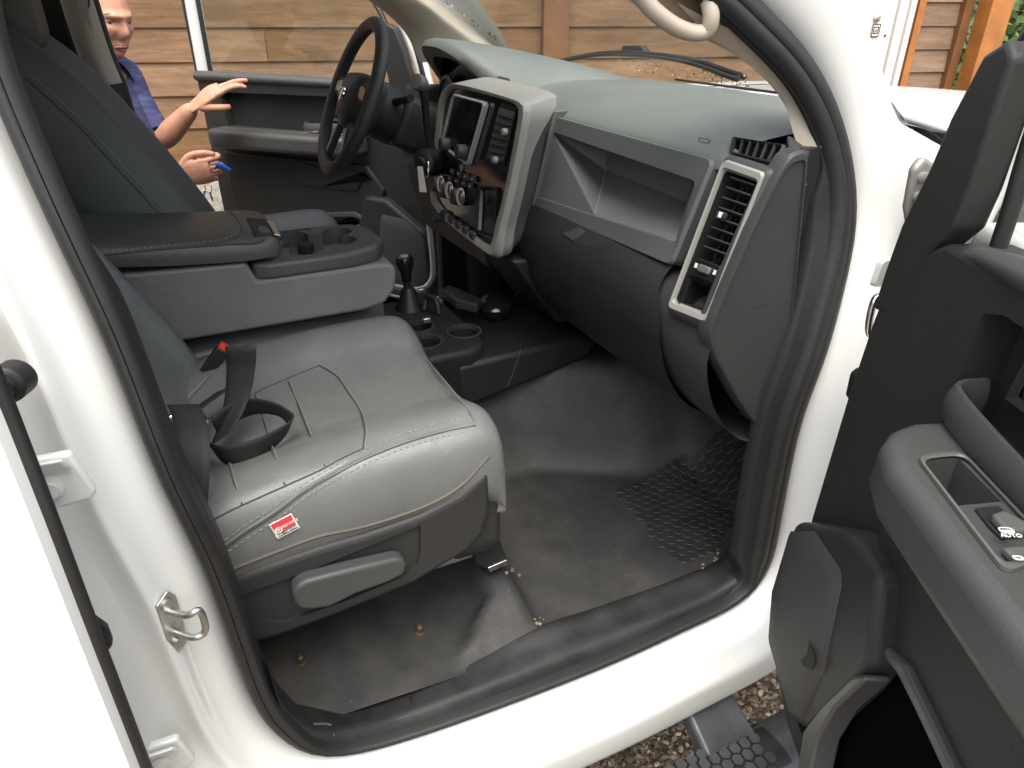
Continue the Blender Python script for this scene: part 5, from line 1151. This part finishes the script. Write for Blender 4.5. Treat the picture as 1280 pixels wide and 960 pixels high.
ribbon('lap_belt', [P(301, 433, z=1.15), P(301, 437, z=1.148), P(301, 462, z=1.11), P(297, 495, z=1.065), P(288, 525, z=1.032), P(276, 548, z=1.012)], [V((.43, .9, 0)), V((.43, .9, 0)), V((.43, .9, .0)), V((.43, .9, .05)), V((.45, .85, .15)), V((.3, .6, .5))], .050, M['belt'], PS, 40)
lp_ = [(258, 553, 0), (276, 568, 0), (306, 567, .002), (338, 552, .008), (364, 529, .016), (348, 513, .016), (318, 508, .014), (290, 517, .010), (268, 534, .004)]
ribbon('belt_loop', [P(a, b, z=1.024 + d) for a, b, d in lp_], [V((.5, -.2, .8)), V((.3, -.1, 1)), V((.2, 0, 1)), V((.35, .1, .9)), V((.7, .2, .6)), V((.55, .1, .8)), V((.35, 0, 1)), V((.35, -.05, 1)), V((.45, -.1, .9))], .047, M['belt'], PS, 70)
ribbon('belt_strap', [P(282, 486, z=1.035), P(255, 505, z=1.03), P(232, 522, z=1.025)], V((.45, .55, .35)), .044, M['belt'], PS, 16)
ribbon('shoulder_strap', [P(228, 506, x=.50), P(234, 516, x=.56), P(239, 540, x=.635), P(240, 575, x=.672), P(238, 620, x=.685), P(232, 680, x=.69)], V((.38, .92, .0)), .046, M['belt'], PS, 30)
tube('belt_tongue', [P(204, 528, z=1.03), P(216, 520, z=1.035)], .006, M['chrome'], PS, n=6)
tube('belt_clip', [P(254, 519, z=1.02), P(258, 527, z=1.02)], .004, M['chrome'], PS, n=6)

# ------------------------------------------------------------------ floor console and levers
co = [V((x, y, 0)) for x, y in ((-.20, .28), (.185, .28), (.185, .535), (.165, .575), (.12, .59), (-.16, .59), (-.20, .55))]
con = prism('floor_console', [p + V((0, 0, .80)) for p in co], (0, 0, .138), M['black'], T, .014, 4)
baked(con); zc = .938
holes = []
for q, r_ in (((580, 414), .040), ((531, 427), .040), ((523, 408), .036)):
    p = P(*q, z=zc); holes.append(lathe_bm([(r_ * .92, -.075), (r_, 0), (r_ * 1.02, .03)], (p.x, p.y, zc), (0, 0, 1), 32))
    rings('cup_rim', [[V((p.x + rr__ * math.cos(t), p.y + rr__ * math.sin(t), zc + hh)) for t in [2 * math.pi * i / 36 for i in range(36)]] for rr__, hh in ((r_ + .004, -.002), (r_ + .003, .0025), (r_ - .0015, .002), (r_ - .002, -.01))], M['char'], con)
for h_ in holes: cut(con, [h_])
prism('console_front', [V((x, y, z)) for x, y, z in ((.19, .50, .79), (.19, .50, .905), (.165, .84, .905), (.16, .90, .88), (.17, .86, .84))], (-.34, 0, 0), M['black'], con, .012)
seam('console_joint', bvh_of([o for o in con.children if o.name.startswith('console_front')][0]), [(652, 428), (650, 440), (640, 470), (634, 484)], .0018, M['char'], con, 0)
# transfer lever
b0 = P(512, 386, z=.935); k1 = P(506, 330, x=b0.x - .0)
tl = tube('transfer_lever', [b0, b0.lerp(k1, .5), k1], [.012, .010, .012], M['dark'], T, n=14)
lathe('lever_knob', [(0, -.045), (.013, -.045), (.016, -.02), (.0225, .0), (.0235, .012), (.020, .020), (.0, .0225)], k1, (k1 - b0), M['gloss'], tl, 24)
lathe('knob_cap', [(0, 0), (.012, 0), (.011, .0015), (0, .0015)], k1 + (k1 - b0).normalized() * .0212, (k1 - b0), M['silver'], tl, 16)
lathe('lever_boot', [(.045, -.02), (.042, .0), (.03, .012), (.020, .05), (.014, .06), (0, .06)], b0, (0, 0, 1), M['rubber'], tl, 20)
# parking of odd brackets in the dark ahead of the console
p = P(611, 392, z=.92); lathe('ash_tray', [(0, 0), (.038, 0), (.045, .02), (.046, .032), (.03, .05), (0, .055)], p + V((0, .02, 0)), (.2, -.1, 1), M['gloss'], T, 28)
prism('release_bracket', [P(*q, z=.95) for q in ((553, 372), (562, 366), (602, 384), (596, 392), (570, 386))], (0, 0, .025), M['char'], T, .004)
mc_ = tube('four_wheel_link', [P(530, 388, z=.94), P(534, 372, z=.97), P(545, 376, z=.975), P(549, 392, z=.945)], .009, M['black'], T, n=20)
for q in ((533, 400), (548, 377), (527, 363)): box('link_clip', P(*q, z=.955), (.014, .02, .012), M['steel'], mc_, .002)
prism('speaker_side', [P(*q, x=-.70) for q in ((640, 345), (632, 340), (628, 350), (636, 356))], (0, .01, 0), M['char'], dash, .002) if False else None
# firewall and dark underside of the dash
prism('firewall', [V((x, 1.36, z)) for x, z in ((-.78, .55), (.78, .55), (.78, 1.42), (-.78, 1.42))], (0, .03, 0), M['black'], T)
prism('dash_underside', [V((x, y, .955)) for x, y in ((-.74, .86), (.70, .86), (.70, 1.35), (-.74, 1.35))], (0, 0, .01), M['dark'], dash)
prism('stack_lower', [V((x, y, z)) for x, y, z in ((-.16, .66, 1.12), (.14, .66, 1.12), (.12, .80, .93), (-.14, .80, .93))], (0, .06, 0), M['black'], dash, .01)
prism('footwell_side', [V((.70, y, z)) for y, z in ((.93, .60), (1.36, .60), (1.36, 1.38), (.97, 1.38))], (.02, 0, 0), M['black'], T)
prism('kick_panel', [V((-.775, y, z)) for y, z in ((.80, .60), (1.37, .60), (1.37, 1.40), (.86, 1.40), (.80, 1.2))], (.03, 0, 0), M['black'], T, .006)
tube('opening_edge', [P(531, 236, x=-.785), P(536, 280, x=-.785), P(541, 330, x=-.785), P(538, 352, x=-.785), P(520, 362, x=-.785), P(470, 354, x=-.785)], .010, M['white'], T, n=40, flat=(1, .6))
tube('opening_edge', [P(548, 372, x=-.80), P(525, 376, x=-.80), P(470, 365, x=-.80)], .005, M['white'], T, n=20)
tube('brake_pedal', [V((-.40, 1.05, 1.0)), V((-.40, .96, .85)), V((-.40, .93, .78))], .012, M['dark'], T, n=10)
# ------------------------------------------------------------------ the man at the driver's door
def skin_mesh(name, verts, edges, radii, m_, parent, root=0, sub=2):
    me = bpy.data.meshes.new(name); me.from_pydata([V(v) for v in verts], edges, []); o = bpy.data.objects.new(name, me); COL.objects.link(o)
    md = o.modifiers.new('skin', 'SKIN'); md.use_smooth_shade = True
    for i, r in enumerate(radii):
        s = me.skin_vertices[0].data[i]; s.radius = r if isinstance(r, tuple) else (r, r); s.use_root = (i == root)
    s2 = o.modifiers.new('sub', 'SUBSURF'); s2.levels = sub; s2.render_levels = sub
    baked(o); o.data.materials.clear(); o.data.materials.append(m_)
    for p in o.data.polygons: p.use_smooth = True
    o.parent = parent; o.location = -top_loc(parent); return o
BX, BY = -1.42, -.20
MAN = thing('person', 'man in blue and purple shirt by the open driver door, holding a blue fob', 'person', (BX, BY, 0))
fd = V((.42, .907, 0)).normalized(); rd = V((fd.y, -fd.x, 0))        # facing, and his right
def B(r, f, z): return V((BX, BY, 0)) + rd * r + fd * f + V((0, 0, z))
# right hand (near the truck) holds the fob; left hand is raised
rw_, rh_ = P(222, 217, x=-1.13), P(252, 215, x=-1.10)
re_ = P(172, 222, x=-1.12)
lw_, lh_ = P(243, 132, x=-1.34), P(268, 112, x=-1.32)
le_ = P(200, 180, x=-1.44)
rs_, ls_ = B(.19, -.02, 1.42), B(-.19, -.0, 1.42)
verts = []; edges = []; rad = []
def vv__(p, r, par=None):
    verts.append(p); rad.append(r)
    if par is not None: edges.append((par, len(verts) - 1))
    return len(verts) - 1
pel = vv__(B(0, -.02, .95), (.15, .12)); bel = vv__(B(0, .02, 1.08), (.165, .15), pel); che = vv__(B(0, .01, 1.28), (.165, .12), bel); upc = vv__(B(0, -.015, 1.40), (.12, .09), che); nk = vv__(B(0, -.005, 1.475), .058, upc); hd0 = vv__(B(0, .02, 1.53), .055, nk)
for sg, sh_, el, wr in ((1, rs_, re_, rw_), (-1, ls_, le_, lw_)):
    a = vv__(sh_, .068, upc); mid__ = vv__(sh_.lerp(el, .5), .054, a); e = vv__(el, .046, mid__); f1 = vv__(el.lerp(wr, .3), .047, e); f2 = vv__(el.lerp(wr, .75), .034, f1); w_ = vv__(wr, .029, f2)
    hip = vv__(B(sg * .10, -.02, .88), .095, pel); kn = vv__(B(sg * .115, .02, .50), .062, hip); cf = vv__(B(sg * .12, -.01, .35), .058, kn); an = vv__(B(sg * .12, -.03, .09), .038, cf); toe = vv__(B(sg * .135, .13, .035), (.045, .03), an)
bodym = skin_mesh('body', verts, edges, rad, M['skin'], MAN)
# head: sculpted grid from radial profile
hc0 = P(150, 30, x=-1.38); hf = V((.80, .57, -.20)).normalized(); hr = hf.cross(V((0, 0, 1))).normalized(); hu = hr.cross(hf)
HC = V((B(0, .03, 1.62))); HC = hc0 - hf * .085 + V((0, 0, .0))
def headpt(th, ph):
    """th: azimuth from the face, ph: elevation"""
    x, y, z = math.sin(th) * math.cos(ph), math.cos(th) * math.cos(ph), math.sin(ph)
    rx, ry, rz = .082, .104, .136
    p = V((x * rx, y * ry, z * rz))
    if p.z < 0:
        t = -p.z / rz; p.x *= 1 - .30 * t ** 1.5; p.y *= 1 - .10 * t if y > 0 else 1 - .35 * t
    f = max(0, y); ax = abs(p.x)
    g = lambda cx, cz, sx, sz: math.exp(-((ax - cx) / sx) ** 2 - ((p.z - cz) / sz) ** 2) * (f > .15)
    d = .021 * g(0, -.028, .014, .018) + .014 * g(0, -.002, .010, .024) + .010 * g(0, .028, .05, .012) + .008 * g(.030, .026, .020, .009)     # nose, bridge, brow
    d -= .013 * g(.032, .006, .015, .011)                                                          # sockets
    d += .008 * g(0, -.066, .022, .010) + .012 * g(0, -.098, .022, .018) - .005 * g(0, -.050, .030, .007) - .004 * g(0, -.081, .022, .006)  # lips, chin
    d += .006 * g(.045, -.022, .018, .022) - .004 * g(.045, -.06, .014, .02) - .004 * g(.024, -.045, .006, .016)
    p.y += d
    if y > .2: p.y -= .006 * (ax / .07) ** 2
    return HC + hr * p.x + hf * p.y + hu * p.z
NT, NP = 96, 72
grid = [[headpt(2 * math.pi * j / NT, R_(-88) + R_(176) * i / (NP - 1)) for j in range(NT)] for i in range(NP)]
bm = grid_bm(grid, closed_u=True); bm.faces.ensure_lookup_table(); head = from_bm('head', bm, M['skin'], MAN, 80)
def HP(x, y, z): return HC + hr * x + hf * y + hu * z
for sx in (-1, 1):
    bm = bmesh.new(); bmesh.ops.create_uvsphere(bm, u_segments=16, v_segments=12, radius=.0125, matrix=Matrix.Translation(HP(sx * .032, .0735, .006))); from_bm('eye', bm, M['eye'], head)
    bm = bmesh.new(); bmesh.ops.create_uvsphere(bm, u_segments=12, v_segments=8, radius=.0058, matrix=Matrix.Translation(HP(sx * .034, .0815, .003))); from_bm('iris', bm, M['iris'], head)
    tube('eyelid', [HP(sx * .018, .079, .008), HP(sx * .026, .0855, .0125), HP(sx * .034, .086, .0125), HP(sx * .046, .077, .006)], .0035, M['skin'], head, n=14)
    tube('lower_lid', [HP(sx * .018, .079, .003), HP(sx * .028, .084, -.004), HP(sx * .038, .083, -.005), HP(sx * .046, .077, .001)], .0028, M['skin'], head, n=14)
    tube('eyebrow', [HP(sx * .014, .093, .026), HP(sx * .028, .094, .032), HP(sx * .042, .086, .031), HP(sx * .054, .074, .024)], [.003, .0045, .004, .0015], M['hair'], head, n=16, flat=(1.4, .8))
    tube('ear', [HP(sx * .072, -.012, .022), HP(sx * .082, -.022, .030), HP(sx * .085, -.034, .018), HP(sx * .082, -.030, -.012), HP(sx * .074, -.014, -.030), HP(sx * .072, -.008, -.02)], .0065, M['skin'], head, n=24)
tube('upper_lip', [HP(-.026, .078, -.073), HP(-.010, .0915, -.069), HP(0, .093, -.070), HP(.010, .0915, -.069), HP(.026, .078, -.073)], [.0015, .004, .0035, .004, .0015], M['lips'], head, n=24)
tube('lower_lip', [HP(-.024, .077, -.075), HP(0, .090, -.079), HP(.024, .077, -.075)], [.0015, .0048, .0015], M['lips'], head, n=20)
# thinning gray hair: cap of short strands round the sides and back
bm = bmesh.new()
for i in range(5200):
    th = random.uniform(.55, 2 * math.pi - .55); ph = random.uniform(-.25, 1.45); a_ = min(th, 2 * math.pi - th)
    if ph < .55 and a_ < 1.15: continue
    if a_ < 1.9 and ph < .05: continue
    if a_ < .95 and ph < .85: continue
    p = headpt(th, ph); n_ = (p - HC).normalized(); t_ = (n_.cross(hr) * random.uniform(.6, 1.2) + hr * random.uniform(-.4, .4)).normalized(); q = p + n_ * random.uniform(.003, .007) - t_ * random.uniform(.008, .022); s_ = n_.cross(t_).normalized() * .0011
    bm.faces.new([bm.verts.new(p - s_ - n_ * .002), bm.verts.new(p + s_ - n_ * .002), bm.verts.new(q)])
from_bm('hair', bm, M['hair'], head, 0)
# hands: palm and five fingers each, grown as one surface with separate chains
def hand(name, wr, tip, across, fingers, thumb, dd=None, k=1.12):
    """across: direction from little finger to thumb side; fingers: list of (lateral offset, [(forward, drop)...])"""
    f = (tip - wr).normalized(); a = (across - f * across.dot(f)).normalized(); d = f.cross(a)
    if dd is not None and d.dot(V(dd)) < 0: d = -d
    W_ = lambda x, y, z: wr + (f * x + a * y + d * z) * k
    bm_all = bmesh.new()
    def chain(pts, rr):
        t = tube_bm(pts, rr, 12, 22); me = bpy.data.meshes.new('t'); t.to_mesh(me); t.free(); bm_all.from_mesh(me); bpy.data.meshes.remove(me)
    # palm as a flattened tube
    t = tube_bm([W_(-.015, 0, 0), W_(.02, 0, 0), W_(.055, 0, -.002), W_(.088, .0, .0), W_(.098, 0, .002)], [.029, .034, .042, .042, .032], 20, 26, flat=(.36, 1), up=tuple(a)); me = bpy.data.meshes.new('t'); t.to_mesh(me); t.free(); bm_all.from_mesh(me); bpy.data.meshes.remove(me)
    for y, pts, r0 in fingers: chain([W_(.07, y, 0)] + [W_(x, y + dy, z) for x, dy, z in pts], [r0 * 1.1, r0 * 1.05, r0 * .95, r0 * 1.0, r0 * .85, r0 * .7])
    chain([W_(.018, .018, .006)] + [W_(*q) for q in thumb], [.017, .0155, .013, .0125, .009])
    o = from_bm(name, bm_all, M['skin'], MAN, 80)
    md = o.modifiers.new('r', 'REMESH'); md.mode = 'VOXEL'; md.voxel_size = .0022; md.use_smooth_shade = True
    sm = o.modifiers.new('s', 'SMOOTH'); sm.factor = .5; sm.iterations = 4
    baked(o)
    for p in o.data.polygons: p.use_smooth = True
    return o, W_
# left hand: raised, fingers reaching forward and slightly bent, thumb underneath
hand('left_hand', lw_, lh_ + (lh_ - lw_) * .0 + V((0, .0, -.004)), V((.75, -.1, -.45)), [
    (.026, [(.095, .0, .002), (.130, -.002, .008), (.155, -.004, .022), (.168, -.005, .038)], .0096), (.008, [(.10, 0, .0), (.140, 0, .006), (.168, 0, .018), (.184, 0, .030)], .0095),
    (-.010, [(.096, 0, .004), (.132, 0, .016), (.152, 0, .034), (.160, 0, .050)], .0094), (-.027, [(.085, 0, .008), (.112, 0, .022), (.126, 0, .037), (.131, 0, .050)], .0082)],
    [(.045, .036, .018), (.072, .040, .036), (.090, .034, .050)], (0, 0, -1))
# right hand: closed round the key, thumb along the top
rh, WR_ = hand('right_hand', rw_, rh_, V((.1, .0, 1)), [
    (.030, [(.094, .0, .006), (.122, .004, .026), (.112, .006, .050), (.090, .004, .052)], .0095), (.009, [(.098, 0, .008), (.122, 0, .032), (.106, 0, .054), (.082, 0, .052)], .0097),
    (-.012, [(.094, 0, .010), (.114, -.002, .034), (.096, -.002, .054), (.074, 0, .050)], .0092), (-.030, [(.082, 0, .012), (.098, -.002, .034), (.082, -.003, .050), (.064, 0, .046)], .008)],
    [(.046, .044, .010), (.082, .050, .016), (.118, .044, .020)], (-1, 0, -.2))
# shirt and shorts
def sleeve(sh_, el, t1): return tube_bm([sh_ + (sh_ - B(0, 0, 1.40)) * -.35, sh_, sh_.lerp(el, .4), sh_.lerp(el, t1)], [.085, .083, .070, .064, .063], 20, 18, cap=False)
rows = []
for z, rx, ry, oy_ in ((.90, .192, .150, .0), (.96, .192, .158, .01), (1.05, .196, .170, .022), (1.14, .192, .164, .022), (1.24, .190, .148, .012), (1.34, .190, .128, .0), (1.41, .175, .105, -.008), (1.455, .115, .085, -.008), (1.475, .072, .072, .0)):
    rows.append([B(rx * math.cos(t) * (1 + .06 * math.cos(2 * t)), oy_ + ry * math.sin(t) + .004 * math.sin(5 * t + z * 20), z) for t in [2 * math.pi * i / 28 for i in range(28)]])
shirt = sheet('shirt', rows, M['shirt'], MAN, 56, 44, closed=True, smooth=80)
for sh_, el in ((rs_, re_), (ls_, le_)):
    o = from_bm('sleeve', sleeve(sh_, el, .88), M['shirt'], shirt, 80)
tube('collar', [B(.078 * math.cos(t), -.002 + .078 * math.sin(t), 1.476 + .012 * math.sin(t) * -1) for t in [2 * math.pi * i / 16 for i in range(16)]], .010, M['shirt'], shirt, n=40, closed=True)
rows = []
for sgn in (1, -1):
    rr__ = [[B(sgn * .10 + rx * math.cos(t), oy_ + rx * 1.05 * math.sin(t), z) for t in [2 * math.pi * i / 20 for i in range(20)]] for z, rx, oy_ in ((.96, .115, 0), (.85, .118, 0), (.70, .105, .0), (.55, .092, .01), (.50, .088, .015))]
    o = sheet('shorts', rr__, M['shorts'], MAN, 30, 20, closed=True, smooth=80)
for sgn in (1, -1):
    box('shoe', B(sgn * .13, .05, .04), (.095, .28, .08), M['asph'], MAN, .03, Matrix.Rotation(math.atan2(-fd.x, fd.y), 3, 'Z'))
# blue fob pinched in the hand, with keys hanging below
fp_ = [P(*q, x=-1.085) for q in ((270, 203), (279, 205), (290, 212), (288, 216), (278, 211), (269, 208))]
fob = thing('key_fob', 'blue plastic fob with two keys hanging from the hand of the man', 'key fob', fp_[1])
prism('fob_shell', fp_, (-.012, 0, 0), M['blue'], fob, .004)
kp = [P(256, 238, x=-1.09), P(253, 252, x=-1.09), P(262, 240, x=-1.09), P(266, 252, x=-1.09)]
tube('key_ring', [P(256, 232, x=-1.09), P(258, 240, x=-1.09), P(264, 240, x=-1.09), P(264, 232, x=-1.09)], .0015, M['steel'], fob, n=14)
for a, b in ((kp[0], kp[1]), (kp[2], kp[3])): prism('key', [a + V((0, -.003, 0)), a + V((0, .004, 0)), b + V((0, .003, 0)), b + V((0, -.002, 0))], (.002, 0, 0), M['deadleaf'] if False else M['steel'], fob, .0004)
